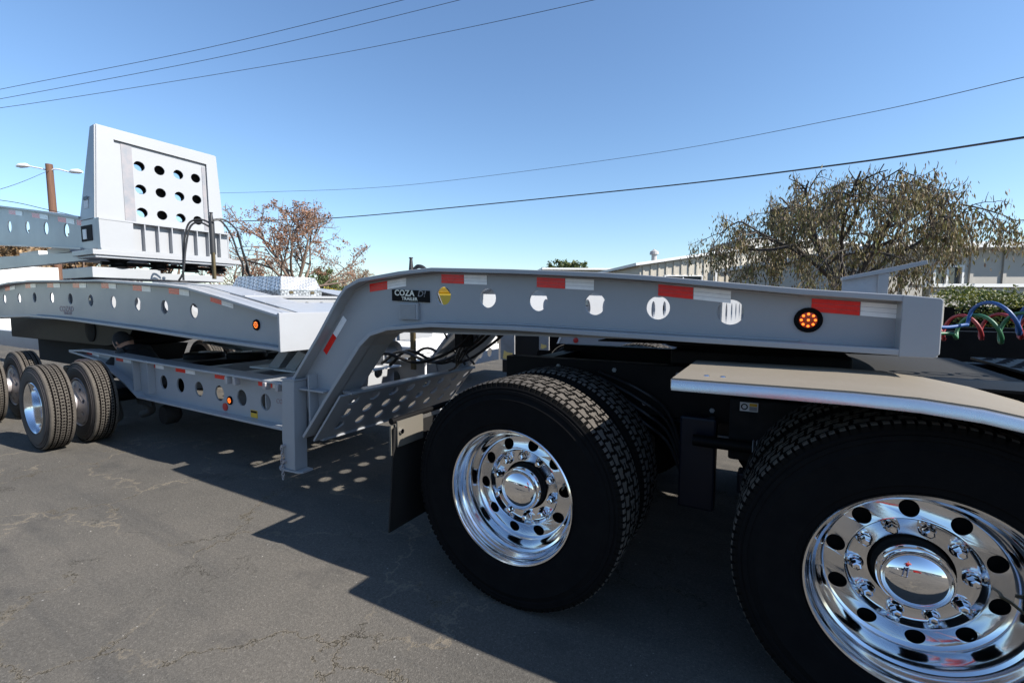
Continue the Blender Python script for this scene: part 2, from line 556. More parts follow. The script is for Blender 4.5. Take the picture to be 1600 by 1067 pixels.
# ------------------------------------------------------------------ tyres and wheels
def tri(x):
    x = x % 1.0
    return 4 * abs(x - 0.5) - 1
def tyre_mesh(name, R, W, rb, pitches, ksub, style):
    """lathe sidewalls plus a grooved tread; outer face at y = 0, inner at y = W"""
    mb = MB()
    side = [(rb, 0.030), (rb + 0.012, 0.014), (rb + 0.03, 0.010), (rb + 0.034, 0.006), (rb + 0.055, 0.004),
            (rb + 0.45 * (R - rb), 0.0), (rb + 0.62 * (R - rb), 0.003), (rb + 0.64 * (R - rb), 0.0015), (rb + 0.66 * (R - rb), 0.004),
            (R - 0.055, 0.009), (R - 0.052, 0.006), (R - 0.040, 0.008), (R - 0.038, 0.013), (R - 0.030, 0.011), (R - 0.024, 0.014)]
    mb.lathe([(r, h) for r, h in side], 96)
    mb.lathe([(r, W - h) for r, h in side], 96)
    tw = W - 0.028
    NA = pitches * ksub
    ws = []
    nw = 44
    for j in range(nw + 1):
        ws.append(-1 + 2 * j / nw)
    def prof(w):          # base radius
        a = abs(w)
        r = R - 0.004 * a * a
        if a > 0.93: r -= (a - 0.93) / 0.07 * 0.012
        return r
    def depth(p, w):      # p in pitches
        if style == 'lug':
            a = abs(w)
            if a > 0.70:
                if a > 0.97: return 0.012
                return 0.011 if ((p * 2 + (0.3 if w > 0 else 0)) % 1.0) < 0.20 and a > 0.78 else (0.012 if a < 0.745 + 0.02 * tri(p * 2) else 0)
            for k, w0 in enumerate((-0.28, 0.28)):
                if abs(w - w0 - 0.075 * tri(p + 0.5 * k)) < 0.045: return 0.012
            row = 0 if w < -0.28 - 0.0 else (1 if w < 0.28 else 2)
            ph = (p + 0.5 * row + 0.30 * w) % 1.0
            if ph < 0.15: return 0.011
            if row == 1 and abs(w) < 0.03 and ph < 0.6: return 0.004
            return 0
        else:
            for k, w0 in enumerate((-0.62, -0.22, 0.22, 0.62)):
                if abs(w - w0 - 0.03 * tri(p + 0.5 * k)) < 0.040: return 0.010
            if abs(abs(w) - 0.42) < 0.05 and (p % 1.0) < 0.3: return 0.006
            if abs(w) < 0.05 and ((p + .5) % 1.0) < 0.3: return 0.006
            return 0
    v = []; D = []
    for i in range(NA):
        a = 2 * PI * i / NA; p = i / ksub
        for w in ws:
            d = depth(p, w)
            r = prof(w) - d
            D.append(d)
            v.append((r * math.cos(a), W / 2 + w * tw / 2, r * math.sin(a)))
    n1 = len(ws); b0 = len(mb.v)
    mb.v += v
    for i in range(NA):
        i2 = (i + 1) % NA
        for j in range(nw):
            q = (i * n1 + j, i * n1 + j + 1, i2 * n1 + j + 1, i2 * n1 + j)
            mb.f.append(tuple(b0 + k for k in q))
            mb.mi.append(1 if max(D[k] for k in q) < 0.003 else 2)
    return mb
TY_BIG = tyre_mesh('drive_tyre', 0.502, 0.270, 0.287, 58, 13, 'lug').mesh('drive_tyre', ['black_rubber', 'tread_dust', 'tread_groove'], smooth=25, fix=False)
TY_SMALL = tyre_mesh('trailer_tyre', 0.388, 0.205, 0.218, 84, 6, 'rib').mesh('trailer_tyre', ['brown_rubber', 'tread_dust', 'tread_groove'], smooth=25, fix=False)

def rot_pts(me_mb): return me_mb

def wheel_disc(mb, r_in, r_out, y_of, hand, seg=160):
    """annular disc with round hand holes; y_of(r) gives its dish"""
    outl = circ(0, 0, r_out, seg)
    holes = [circ(0, 0, r_in, 60)] + hand
    # radial grid so that the dish is smooth: rings between hand holes are cut by the plate fill
    def fn(u, v, w):
        r = math.hypot(u, v)
        return (u, y_of(r) + (w + 0.006), v)
    return plate(outl, holes, 0.012, fn, mb)

def big_rim():
    """polished outer dual rim, deep dish; outer flange at y = 0"""
    mb = MB()
    prof = [(0.292, 0.034), (0.298, 0.022), (0.304, 0.008), (0.305, 0.000), (0.301, -0.005), (0.295, -0.003), (0.290, 0.006), (0.2875, 0.018),
            (0.286, 0.030), (0.279, 0.040), (0.273, 0.052), (0.270, 0.062), (0.262, 0.068), (0.257, 0.080), (0.254, 0.100), (0.252, 0.118), (0.246, 0.131), (0.239, 0.139), (0.2335, 0.1425)]
    mb.lathe(prof, 128)
    # dished outer ring of the disc with hand holes as an XZ plate bent in y
    hand = [circ(0.2075 * math.cos(a), 0.2075 * math.sin(a), 0.0262, 26) for a in [2 * PI * (k + 0.2) / 10 for k in range(10)]]
    def yo(r):
        t = (r - 0.18) / 0.0535
        return 0.1425 - 0.012 * (1 - t) * (1 - t)
    # concentric filled rings keep the surface smooth
    rings = [0.2335, 0.2325]
    wheel_disc(mb, 0.1805, 0.2335, yo, hand)
    # step down to the bolt face, bolt face and bore
    prof2 = [(0.1805, 0.1305), (0.1775, 0.1295), (0.1745, 0.1325), (0.1725, 0.142), (0.1705, 0.154), (0.167, 0.160), (0.162, 0.1625),
             (0.118, 0.1625), (0.112, 0.1625), (0.110, 0.166), (0.110, 0.20)]
    mb.lathe(prof2, 128)
    # hand hole walls
    for k in range(10):
        a = 2 * PI * (k + 0.2) / 10
        cx, cz = 0.2075 * math.cos(a), 0.2075 * math.sin(a)
        mb.lathe([(0.0245, 0.139), (0.0262, 0.137), (0.0275, 0.1392)], 26, c=(cx, 0, cz)) if False else None
    # barrel behind the disc
    mb.lathe([(0.2335, 0.1425), (0.245, 0.17), (0.27, 0.22), (0.289, 0.245)], 64)
    mb.v = [(x * 0.975, y, z * 0.975) for x, y, z in mb.v]
    return mb
RIM_BIG = big_rim().mesh('wheel', ['polished_aluminium'], smooth=28)
def cap_mb():
    mb = MB()
    pr = [(0.0955, 0.122), (0.0965, 0.116), (0.0955, 0.104), (0.0925, 0.101), (0.0885, 0.102), (0.0875, 0.095)]
    for k in range(1, 13):
        a = PI / 2 * k / 12
        pr.append((0.0875 * math.cos(a) + 0.0004, 0.095 - 0.038 * math.sin(a)))
    mb.lathe(pr, 72)
    return mb
CAP_BIG = cap_mb().mesh('hub_cap', 'chrome', smooth=35)
def hubshell():
    mb = MB()
    mb.lathe([(0.090, 0.118), (0.092, 0.16), (0.098, 0.165), (0.104, 0.21), (0.12, 0.25)], 40)
    mb.lathe([(0.285, 0.20), (0.0, 0.201)], 24)   # drum face seen through the hand holes
    mb.lathe([(0.2, 0.21), (0.21, 0.4), (0.21, 0.62)], 32)
    return mb
HUB_BIG = hubshell().mesh('hub', 'dark_hole', smooth=40)
def nut_mb():
    mb = MB()
    mb.lathe([(0.0225, 0.0), (0.0225, -0.006), (0.0195, -0.010), (0.0185, -0.016)], 20)
    mb.lathe([(0.0172, -0.010), (0.0165, -0.030), (0.013, -0.040), (0.0085, -0.043), (0.0005, -0.044)], 6)
    return mb
NUT = nut_mb().mesh('lug_nut', 'chrome', smooth=25)

STEM = MB().tube([(0.19, 0.140, 0.055), (0.205, 0.115, 0.060), (0.215, 0.070, 0.063)], [0.005, 0.0045, 0.004], 8).mesh('valve_stem', 'brass', smooth=40)
def big_wheel(root, x, yo, z, side, cap=True, spin=0.0):
    """dual wheel: outer dual's outer face at world y = yo; side +1 means inboard is +y"""
    rz = 0 if side > 0 else PI
    w = inst('wheel', RIM_BIG, root, (x, yo, z), (0, spin, rz))
    def ch(nm, me, loc):
        o = bpy.data.objects.new(nm, me); COL.objects.link(o); o.parent = w; o.location = loc
        return o
    t = ch('tyre', TY_BIG, (0, -0.012, 0))
    t2 = ch('tyre', TY_BIG, (0, 0.318, 0))
    t2.rotation_euler = (0, 0.03, 0)
    ch('hub', HUB_BIG, (0, 0, 0))
    if cap:
        ch('hub_cap', CAP_BIG, (0, 0, 0))
        ch('valve_stem', STEM, (0, 0, 0))
        for k in range(10):
            a = 2 * PI * (k + 0.7) / 10
            ch('lug_nut', NUT, (0.140 * math.cos(a), 0.1622, 0.140 * math.sin(a)))
    return w

# ------------------------------------------------------------------ gooseneck beams (shared shape)
TOP1 = [(-2.90, 0.80), (-2.61, 1.124), (-2.405, 1.370), (-2.335, 1.434), (-2.217, 1.478), (-1.883, 1.512), (-1.644, 1.524), (-1.136, 1.497),
        (-0.692, 1.467), (-0.464, 1.446), (-0.181, 1.413), (0.078, 1.383), (0.374, 1.357), (0.472, 1.345)]
BOT1 = [(-2.79, 0.40), (-2.531, 0.704), (-2.309, 0.955), (-2.215, 1.062), (-2.126, 1.130), (-1.988, 1.168), (-1.663, 1.196), (-1.136, 1.194),
        (-0.556, 1.177), (-0.243, 1.168), (0.087, 1.160), (0.472, 1.150)]
CY = 2.83         # centre line of the row of trailers
def mir(y): return 2 * CY - y

def tape_run(parent, runs, yw, topf, out, h=0.050, drop=0.030):
    """runs: (x_red0, x_red1, x_white1); strips follow the top profile"""
    for (a, b, c) in runs:
        for nm, x0, x1 in (('red_tape', a, b), ('white_tape', b + 0.002, c)):
            za, zb = topf(x0), topf(x1)
            mb = MB()
            # three ribs like conspicuity tape
            for k in range(3):
                f0 = k / 3; f1 = (k + 1) / 3 - 0.02
                v = []
                for (x, z) in ((x0, za), (x1, zb)):
                    for f in (f0, f1):
                        v.append((x, yw, z - f * h)); v.append((x, yw + out * 0.0022, z - f * h))
                mb.add(v, [(0, 2, 3, 1), (4, 5, 7, 6), (1, 3, 7, 5), (0, 4, 6, 2), (0, 1, 5, 4), (2, 6, 7, 3)])
            part(nm, mb, nm, parent)

def lamp(parent, x, y, z, out, r=0.043, lit=True):
    b = MB()
    b.lathe([(r, 0.0), (r, out * 0.006), (r * 0.93, out * 0.011), (r * 0.70, out * 0.010), (r * 0.68, out * 0.004), (0.0005, out * 0.004)], 32, c=(x, y, z))
    part('marker_lamp', b, 'black_rubber', parent, smooth=30)
    l = MB()
    l.lathe([(r * 0.67, out * 0.0042), (r * 0.62, out * 0.008), (r * 0.4, out * 0.0095), (0.0005, out * 0.010)], 28, c=(x, y, z))
    part('lamp_lens', l, 'amber_dark', parent, smooth=40)
    d = MB()
    for q in [(0, 0)] + [(0.48 * r * math.cos(2 * PI * k / 8), 0.48 * r * math.sin(2 * PI * k / 8)) for k in range(8)]:
        d.lathe([(r * 0.105, out * 0.009), (r * 0.095, out * 0.0125), (0.0004, out * 0.0135)], 8, c=(x + q[0], y, z + q[1]))
    part('lamp_diode', d, 'amber_led' if lit else 'amber_dark', parent, smooth=40)

def neck_side(root, TOP, BOT, holes, runs, near, hr=0.051, leg_tapes=(), endx=None, drop=0.032):
    s = 1 if near else -1
    def Y(y): return y if near else mir(y)
    outl = list(TOP) + list(reversed(BOT))
    web = plate(outl, [circ(x, z, hr) for x, z in holes], 0.012, lambda u, v, w: (u, Y(2.086) + w, v))
    wb = part('side_beam', web, 'grey_paint', root)
    fl = MB()
    ya, yb = sorted((Y(2.0), Y(2.17)))
    fl.strip(list(reversed(TOP)), ya, yb, 0.022)
    part('flange', fl, 'grey_paint', wb, bevel=0.003)
    fl = MB()
    ya, yb = sorted((Y(2.0), Y(2.26)))
    fl.strip(list(BOT), ya, yb, 0.022)
    part('flange', fl, 'grey_paint', wb, bevel=0.003)
    if near:
        for path, dz in ((BOT, 0.027), (TOP, -0.027)):
            wp = [(x, Y(2.076), z + dz) for x, z in path if -9.8 < x < 0.36]
            if dz > 0: wp = wp[1:]
            else: wp = wp[2:] if len(wp) > 6 else wp
            part('weld_bead', MB().tube(wp, 0.0055, 6), 'grey_paint', wb, smooth=60)
    if near and runs:
        tape_run(wb, runs, 2.0795, lambda x: interp(TOP, x) - drop, -1)
    return wb

# ================================================================== THING: front jeep with gooseneck
jeep = thing('gooseneck_trailer', 'nearest grey gooseneck trailer with black name plate, neck resting over the chrome drive wheels', 'trailer', (-3.0, CY, 0))
HOL1 = [(-1.625, 1.370), (-1.330, 1.356), (-1.031, 1.341), (-0.735, 1.325), (-0.446, 1.309), (-0.157, 1.293), (0.46 - 0.04, 1.25)]
RUN1 = [(-2.200, -2.052, -1.900), (-1.637, -1.483, -1.334), (-1.038, -0.886, -0.740), (-0.446, -0.302, -0.157), (0.120, 0.268, 0.372)]
wb = neck_side(jeep, TOP1, BOT1, HOL1[:6], RUN1, True)
neck_side(jeep, TOP1, BOT1, HOL1[:6], [], False)
# tape on the slanting leg
for nm, a, b in (('red_tape', (-2.655, 1.010), (-2.552, 1.128)), ('white_tape', (-2.551, 1.130), (-2.449, 1.247))):
    d = Vector((b[0] - a[0], b[1] - a[1])).normalized(); n = Vector((d.y, -d.x)) * 0.042
    p = [a, b, (b[0] + n.x, b[1] + n.y), (a[0] + n.x, a[1] + n.y)]
    part(nm, MB().prism_xz(p, 2.0773, 2.0797), nm, wb)
lamp(wb, 0.112, 2.0800, 1.266, -1, 0.047)
# hinged end box at the front of the neck
for near in (True, False):
    Y = (lambda y: y) if near else mir
    y0, y1 = sorted((Y(1.997), Y(2.20)))
    e = MB(); 
    e.prism_xz([(0.372, 1.149), (0.462, 1.149), (0.476, 1.162), (0.476, 1.338), (0.470, 1.3455), (0.372, 1.3575)], y0, y1)
    part('end_plate', e, 'grey_paint', jeep, bevel=0.003)
nose = MB(); nose.box(0.465, 0.482, 2.20, 3.46, 1.150, 1.340)
part('crossmember', nose, 'grey_paint', jeep, bevel=0.003)
# round tongue plate at the nose
tg = [(0.48, 0)] + [(0.48 + 0.09 * math.sin(PI * k / 10), 0.55 * math.cos(PI * k / 10)) for k in range(11)]
tb = plate([(0.47, -0.55)] + [(0.47 + 0.12 * math.sin(PI * k / 14), -0.55 * math.cos(PI * k / 14)) for k in range(1, 14)] + [(0.47, 0.55)], [], 0.02, lambda u, v, w: (u, CY + v, 1.178 + w))
part('tongue_plate', tb, 'grey_paint', jeep)
# name plate and card holder
sg = MB(); sg.prism_xz([(-2.008, 1.412), (-1.722, 1.400), (-1.722, 1.333), (-2.008, 1.345)], 2.070, 2.0798)
sgo = part('name_plate', sg, 'sign_black', jeep, bevel=0.0015)
def sgfn(x0, z0, tilt=-0.042):
    return lambda u, v, w: (x0 + u, 2.0690 - w, z0 + v + tilt * u)
part('lettering', text_mb('COZA', 0.047, sgfn(-1.908, 1.388), bold=0.0012, sx=1.12), 'sign_letter', sgo)
part('lettering', text_mb('D!', 0.050, sgfn(-1.778, 1.382), bold=0.0002, shear=0.25, sx=1.15), 'sign_letter_dim', sgo)
part('lettering', text_mb('TRAILER', 0.026, sgfn(-1.868, 1.354), bold=0.0006, sx=1.2), 'sign_letter', sgo)
h = MB()
h.box(-1.945, -1.800, 2.060, 2.0798, 1.232, 1.330)
ho = part('card_holder', h, 'grey_paint', jeep, bevel=0.003)
part('card_panel', MB().box(-1.930, -1.815, 2.056, 2.0602, 1.240, 1.322), 'holder_grey', ho)
# cover plates of the neck: bottom plate with holes placed to throw sun spots on the ground, slanted leg plate, cross bulkheads
ztop = lambda x: interp(TOP1, x); zbot = lambda x: interp(BOT1, x)
bh = []
for i, x0 in enumerate((-1.60, -1.345, -1.11)):
    for k in range(7):
        if i == 2 and k > 2: continue
        bh.append(circ(x0, 2.19 + 0.19 * k + (0.06 if i == 1 else 0.0), 0.047, 20))
bp = plate([(-2.13, 2.10), (0.46, 2.10), (0.46, 3.56), (-2.13, 3.56)], bh, 0.010, lambda u, v, w: (u, v, interp(BOT1, u) + 0.030 + w))
part('bottom_plate', bp, 'grey_paint', jeep)
def slant(p0, p1, th, holes, y0=2.10, y1=3.56):
    L = math.dist(p0, p1); d = ((p1[0] - p0[0]) / L, (p1[1] - p0[1]) / L)
    return plate([(0, y0), (L, y0), (L, y1), (0, y1)], [circ(u, v, r, 20) for u, v, r in holes], th,
                 lambda u, v, w: (p0[0] + d[0] * u - d[1] * w, v, p0[1] + d[1] * u + d[0] * w))
lh = [(0.16 + 0.19 * i, 2.24 + 0.20 * k, 0.047) for i in range(2) for k in range(7)]
lh = [circ(x0, 2.20 + 0.195 * k + dy, 0.047, 20) for x0, dy in ((-2.185, 0.0), (-2.395, 0.10)) for k in range(7)]
part('leg_plate', plate([(-2.50, 2.095), (-2.135, 2.095), (-2.135, 3.565), (-2.50, 3.565)], lh, 0.008, lambda u, v, w: (u, v, 1.195 + w)), 'grey_paint', jeep)  # level plate added so its holes throw further sun spots on the ground
part('leg_plate', slant((-2.62, 0.80), (-2.22, 1.20), 0.012, [], 3.12, 3.60), 'grey_paint', jeep)
for xb, hs in ((-1.41, 1), (-0.88, 1), (-0.60, 1), (-0.20, 1)):
    b = plate([(2.095, zbot(xb) + 0.036), (3.565, zbot(xb) + 0.036), (3.565, zbot(xb) + 0.185), (2.095, zbot(xb) + 0.185)],
              [circ(2.36 + 0.30 * k, zbot(xb) + 0.115, 0.048, 20) for k in range(4)], 0.010, lambda u, v, w: (xb + w, u, v))
    part('cross_plate', b, 'grey_paint', jeep)
# lower perforated cross plate between the legs
P0, P1 = (-2.725, 0.385), (-2.445, 0.725)
ph = []
Lp = math.dist(P0, P1)
for i in range(3):
    for k in range(8):
        ph.append((0.120 + 0.125 * i, 2.18 + 0.19 * k, 0.042))
ph = [q for q in ph if q[1] < 3.6]
pp = part('perforated_plate', slant(P0, P1, 0.014, ph, 2.03, 3.56), 'grey_paint', jeep)
part('top_rail', MB().box(-2.50, -2.415, 2.10, 3.56, 0.722, 0.742), 'grey_paint', pp, bevel=0.003)
part('bottom_rail', MB().box(-2.755, -2.715, 2.10, 3.56, 0.366, 0.382), 'grey_paint', pp, bevel=0.003)
# corner posts with foot, chain and stiffeners
for near in (True, False):
    Y = (lambda y: y) if near else mir
    y0, y1 = sorted((Y(1.975), Y(2.077)))
    p = MB()
    p.add([(x, y, z) for z, xa, xb in ((0.165, -2.968, -2.862), (0.37, -2.994, -2.856), (0.795, -2.968, -2.838)) for (x, y) in ((xa, y0), (xb, y0), (xb, y1), (xa, y1))],
          [(0, 1, 2, 3), (8, 9, 10, 11)] + [(b + k, b + (k + 1) % 4, b + 4 + (k + 1) % 4, b + 4 + k) for b in (0, 4) for k in range(4)])
    po = part('corner_post', p, 'grey_paint', jeep, bevel=0.005)
    part('cap_plate', MB().box(-2.975, -2.832, y0 - 0.004, y1, 0.797, 0.807), 'grey_paint', po)
    fp = plate([(-3.06, 0.02), (-3.05, 0.10), (-2.80, 0.10), (-2.80, 0.02), (-2.82, 0.0), (-3.0, -0.02), (-3.04, 0.0)], [], 0.012, lambda u, v, w: (u, Y(1.975 + v), 0.158 + w))
    part('foot_plate', fp, 'grey_paint', po)
    part('back_plate', plate([(-3.0, 0.40), (-2.79, 0.40), (-2.905, 0.797), (-3.0, 0.797)], [], 0.010, lambda u, v, w: (u, Y(2.100) + w, v)), 'grey_paint', po)
    ga, gb = sorted((Y(2.010), Y(2.079)))
    part('gusset', MB().box(-2.836, -2.585, ga, gb, 0.734, 0.745), 'grey_paint', po)
    part('gusset', MB().box(-2.734, -2.724, ga, gb, 0.505, 0.733), 'grey_paint', po)
    part('gusset', MB().box(-2.736, -2.726, ga, gb, 0.746, 0.845), 'grey_paint', po)
ch = MB()
for k in range(10):
    c = Vector((-2.975 + 0.004 * math.sin(k), 1.958, 0.315 - 0.026 * k * 0.9))
    e1 = Vector((1, 0, 0)) if k % 2 else Vector((0, 1, 0))
    ring = [c + e1 * (0.009 * math.cos(a)) + Vector((0, 0, 0.018 * math.sin(a))) for a in [2 * PI * j / 12 for j in range(13)]]
    ch.tube(ring, 0.0032, 6, cap=False)
ch.tube([(-2.965, 1.976, 0.33), (-2.965, 1.95, 0.33)], 0.012, 10)
ch.tube([(-2.960, 1.976, 0.22), (-2.960, 1.955, 0.22)], 0.012, 10)
part('safety_chain', ch, 'bare_steel', jeep, smooth=40)
# low deck side beams
DTOP = [(-6.95, 0.800), (-6.55, 0.818), (-6.2, 0.812), (-5.363, 0.790), (-4.633, 0.778), (-3.824, 0.768), (-3.01, 0.755)]
DBOT = [(-6.95, 0.775), (-6.17, 0.715), (-5.953, 0.640), (-5.606, 0.520), (-5.351, 0.412), (-4.048, 0.404), (-3.01, 0.400)]
DH = [(-4.978, 0.588), (-4.674, 0.585), (-4.359, 0.580), (-4.038, 0.574), (-3.715, 0.568), (-3.398, 0.566)]
DRUN = [(-6.687, -6.54, -6.37), (-5.952, -5.79, -5.622), (-5.287, -5.12, -4.961), (-4.740, -4.57, -4.409), (-4.093, -3.94, -3.80), (-3.480, -3.30, -3.03)]
for near in (True, False):
    Y = (lambda y: y) if near else mir
    web = plate(DTOP + list(reversed(DBOT)), [circ(x, z, 0.066) for x, z in DH], 0.012, lambda u, v, w: (u, Y(2.126) + w, v))
    db = part('deck_beam', web, 'grey_paint', jeep)
    ya, yb = sorted((Y(2.045), Y(2.21)))
    part('flange', MB().strip(list(reversed(DTOP)), ya, yb, 0.018), 'grey_paint', db, bevel=0.003)
    part('flange', MB().strip(DBOT, ya, yb, 0.018), 'grey_paint', db, bevel=0.003)
    for xs in (-5.45, -5.15):
        part('stiffener', MB().box(xs, xs + 0.012, *sorted((Y(2.06), Y(2.119))), 0.47, 0.765), 'grey_paint', db)
    if near:
        tape_run(db, DRUN, 2.1195, lambda x: interp(DTOP, x) - 0.028, -1, h=0.045)
        lamp(db, -3.881, 2.120, 0.530, -1, 0.036)
        r = MB(); r.lathe([(0.033, -0.001), (0.033, -0.008), (0.0005, -0.010)], 24, c=(-3.955, 2.120, 0.468))
        part('side_reflector', r, 'red_lens', db, smooth=40)
        part('warning_sticker', MB().box(-3.60, -3.51, 2.1175, 2.1196, 0.425, 0.485), 'sticker_yellow', db)
        part('warning_print', MB().box(-3.594, -3.516, 2.1160, 2.1174, 0.464, 0.480), 'sign_black', db)
        part('faded_print', text_mb('COZAD', 0.05, lambda u, v, w: (-3.17 + u, 2.1185 - w, 0.59 + v)), 'faded_red', db)
        for xg in (-3.77, -3.66, -3.27, -3.12):
            part('tie_bracket', MB().box(xg - 0.018, xg + 0.018, 2.03, 2.075, 0.690, 0.745), 'bare_steel', db, bevel=0.004)
# crossmembers of the deck, some pierced
for i, xc in enumerate((-3.42, -3.85, -4.55, -5.0, -5.45)):
    if i in (0, 1):
        b = plate([(2.135, 0.43 if i else 0.36), (3.525, 0.43 if i else 0.36), (3.525, 0.735), (2.135, 0.735)], [circ(2.35 + 0.24 * k, 0.64, 0.055, 20) for k in range(5)], 0.012, lambda u, v, w: (xc + w, u, v))
        part('crossmember', b, 'grey_paint', jeep)
        part('crossmember_flange', MB().box(xc - 0.06, xc + 0.06, 2.21, 3.45, 0.737, 0.752), 'grey_paint', jeep)
    else:
        part('crossmember', MB().box(xc - 0.05, xc + 0.05, 2.135, 3.525, 0.56, 0.742), 'grey_paint' if i != 3 else 'black_paint', jeep, bevel=0.004)
# round-topped rocker arms with pale discs, on the deck ahead of the axles
for k, (xx, yy) in enumerate(((-4.95, 2.9), (-4.62, 3.15), (-5.3, 2.65))):
    a = MB(); a.lathe([(0.19, 0.0), (0.19, 0.05), (0.17, 0.06), (0.0005, 0.061)], 28, c=(xx, yy, 0.745), axis='z')
    part('rocker_pad', a, 'black_paint', jeep, smooth=30)
    a = MB(); a.lathe([(0.055, 0.062), (0.05, 0.068), (0.0005, 0.069)], 20, c=(xx, yy, 0.745), axis='z')
    part('pad_disc', a, 'white_paint', jeep, smooth=30)
# coupler ramps
for k in range(3):
    x0 = -3.95 + 0.235 * k
    r = MB(); r.prism_xz([(x0, 0.757), (x0 + 0.15, 0.757), (x0 + 0.30, 0.90), (x0 + 0.20, 0.93)], 2.50, 2.70)
    part('coupler_ramp', r, 'grey_paint', jeep, bevel=0.004)
part('coupler_plate', MB().box(-4.15, -3.0, 2.45, 3.20, 0.742, 0.756), 'white_paint', jeep, bevel=0.003)
# small trailer wheels
def small_rim(outer):
    mb = MB()
    mb.lathe([(0.222, 0.034), (0.228, 0.012), (0.232, 0.0), (0.228, -0.004), (0.221, 0.004), (0.214, 0.03), (0.207, 0.05), (0.204, 0.20)], 64)
    if outer:
        mb.lathe([(0.204, 0.198), (0.10, 0.205), (0.10, 0.15), (0.0005, 0.145)], 48)
    else:
        hand = [circ(0.155 * math.cos(a), 0.155 * math.sin(a), 0.019, 16) for a in [2 * PI * k / 8 for k in range(8)]]
        wheel_disc(mb, 0.085, 0.206, lambda r: 0.0 - 0.03 * max(0, (0.206 - r) / 0.12), hand, 72)
        mb.lathe([(0.085, -0.028), (0.09, -0.15), (0.0005, -0.16)], 32)
    return mb
RS_OUT = small_rim(True).mesh('wheel', 'polished_aluminium', smooth=30)
RS_IN = small_rim(False).mesh('wheel', 'bare_steel', smooth=30)
BACKD = MB().lathe([(0.2, 0.10), (0.0005, 0.11)], 24).mesh('drum', 'dark_hole')
def small_wheels(root, x, ya, yb, s, z=0.388):
    for me, yy in ((RS_OUT, ya), (RS_IN, yb)):
        w = inst('wheel', me, root, (x, yy, z), (0, random.random(), 0 if s > 0 else PI))
        t = bpy.data.objects.new('tyre', TY_SMALL); COL.objects.link(t); t.parent = w; t.location = (0, -0.01, 0)
        if me is RS_IN:
            d = bpy.data.objects.new('drum', BACKD); COL.objects.link(d); d.parent = w
for xw in (-5.76, -7.60):
    small_wheels(jeep, xw, 1.425, 1.735, 1)
    small_wheels(jeep, xw, mir(1.425), mir(1.735), -1)
    part('axle', MB().tube([(xw, 1.7, 0.40), (xw, mir(1.7), 0.40)], 0.065, 14), 'black_paint', jeep, smooth=40)
    part('axle_beam', MB().box(xw - 0.45, xw + 0.45, 2.30, 2.42, 0.36, 0.52), 'black_paint', jeep, bevel=0.01)
    part('axle_beam', MB().box(xw - 0.45, xw + 0.45, mir(2.42), mir(2.30), 0.36, 0.52), 'black_paint', jeep, bevel=0.01)
bc = MB(); bc.lathe([(0.0005, 0.0), (0.085, 0.0), (0.095, 0.02), (0.095, 0.11), (0.07, 0.14), (0.0005, 0.15)], 28, c=(-5.18, 2.18, 0.235))
bc.tube([(-5.18, 2.25, 0.235), (-5.4, 2.3, 0.40)], 0.03, 8)
part('brake_chamber', bc, 'dusty_black', jeep, smooth=35)
# uprights carrying the hoses
def hose_stand(root, x, y, z0, z1, arcs):
    s = MB(); s.tube([(x, y, z0), (x, y, z0 + 0.5 * (z1 - z0))], 0.020, 12)
    s.tube([(x + 0.03, y - 0.01, z0), (x + 0.03, y - 0.01, z0 + 0.40 * (z1 - z0))], 0.015, 10)
    part('hose_upright', s, 'brass', root, smooth=40)
    s = MB(); s.tube([(x, y, z0 + 0.38 * (z1 - z0)), (x, y, z0 + 0.85 * (z1 - z0)), (x, y, z1)], [0.028, 0.026, 0.012], 12)
    s.tube([(x - 0.04, y, z0 + 0.87 * (z1 - z0)), (x + 0.04, y, z0 + 0.87 * (z1 - z0))], 0.010, 8)
    s.tube([(x, y, z1), (x, y, z1 + 0.01)], 0.018, 8)
    part('hose_upright', s, 'hose_black', root, smooth=40)
    for a in arcs:
        part('hose', MB().tube(curve_pts(a, 8), 0.010, 8), 'hose_black', root, smooth=60)
hose_stand(jeep, -2.80, 3.13, 0.74, 1.72, [
    [(-2.80, 3.13, 1.60), (-2.74, 3.16, 1.66), (-2.65, 3.2, 1.58), (-2.5, 3.25, 1.2), (-2.35, 3.3, 0.9), (-2.25, 3.3, 0.8)],
    [(-2.80, 3.13, 1.60), (-2.70, 3.14, 1.64), (-2.56, 3.2, 1.55), (-2.3, 3.25, 1.25), (-2.2, 3.3, 1.0)],
    [(-2.80, 3.13, 1.40), (-2.65, 3.2, 1.30), (-2.5, 3.3, 0.95), (-2.38, 3.35, 0.78)]])
for k, (y0_, z0_) in enumerate(((2.75, 0.78), (2.95, 0.80), (3.05, 0.77), (3.3, 0.80))):
    part('hose', MB().tube(curve_pts([(-1.95, y0_ + 0.25, 1.20), (-2.15, y0_ + 0.15, 0.98), (-2.45, y0_ + 0.05, 0.86 - 0.02 * k), (-2.75, y0_ - 0.02, 0.92), (-3.0, y0_, z0_)], 7), 0.013, 8), 'hose_black' if k % 2 else 'dusty_black', jeep, smooth=60)
part('deck_winch', MB().lathe([(0.0005, 0.0), (0.10, 0.0), (0.10, 0.02), (0.06, 0.03), (0.06, 0.20), (0.10, 0.21), (0.10, 0.23), (0.0005, 0.23)], 20, c=(-3.25, 3.15, 0.86)), 'grey_paint_scuffed', jeep, smooth=30)
part('deck_bracket', MB().box(-3.35, -3.15, 3.12, 3.14, 0.757, 0.86), 'grey_paint', jeep)
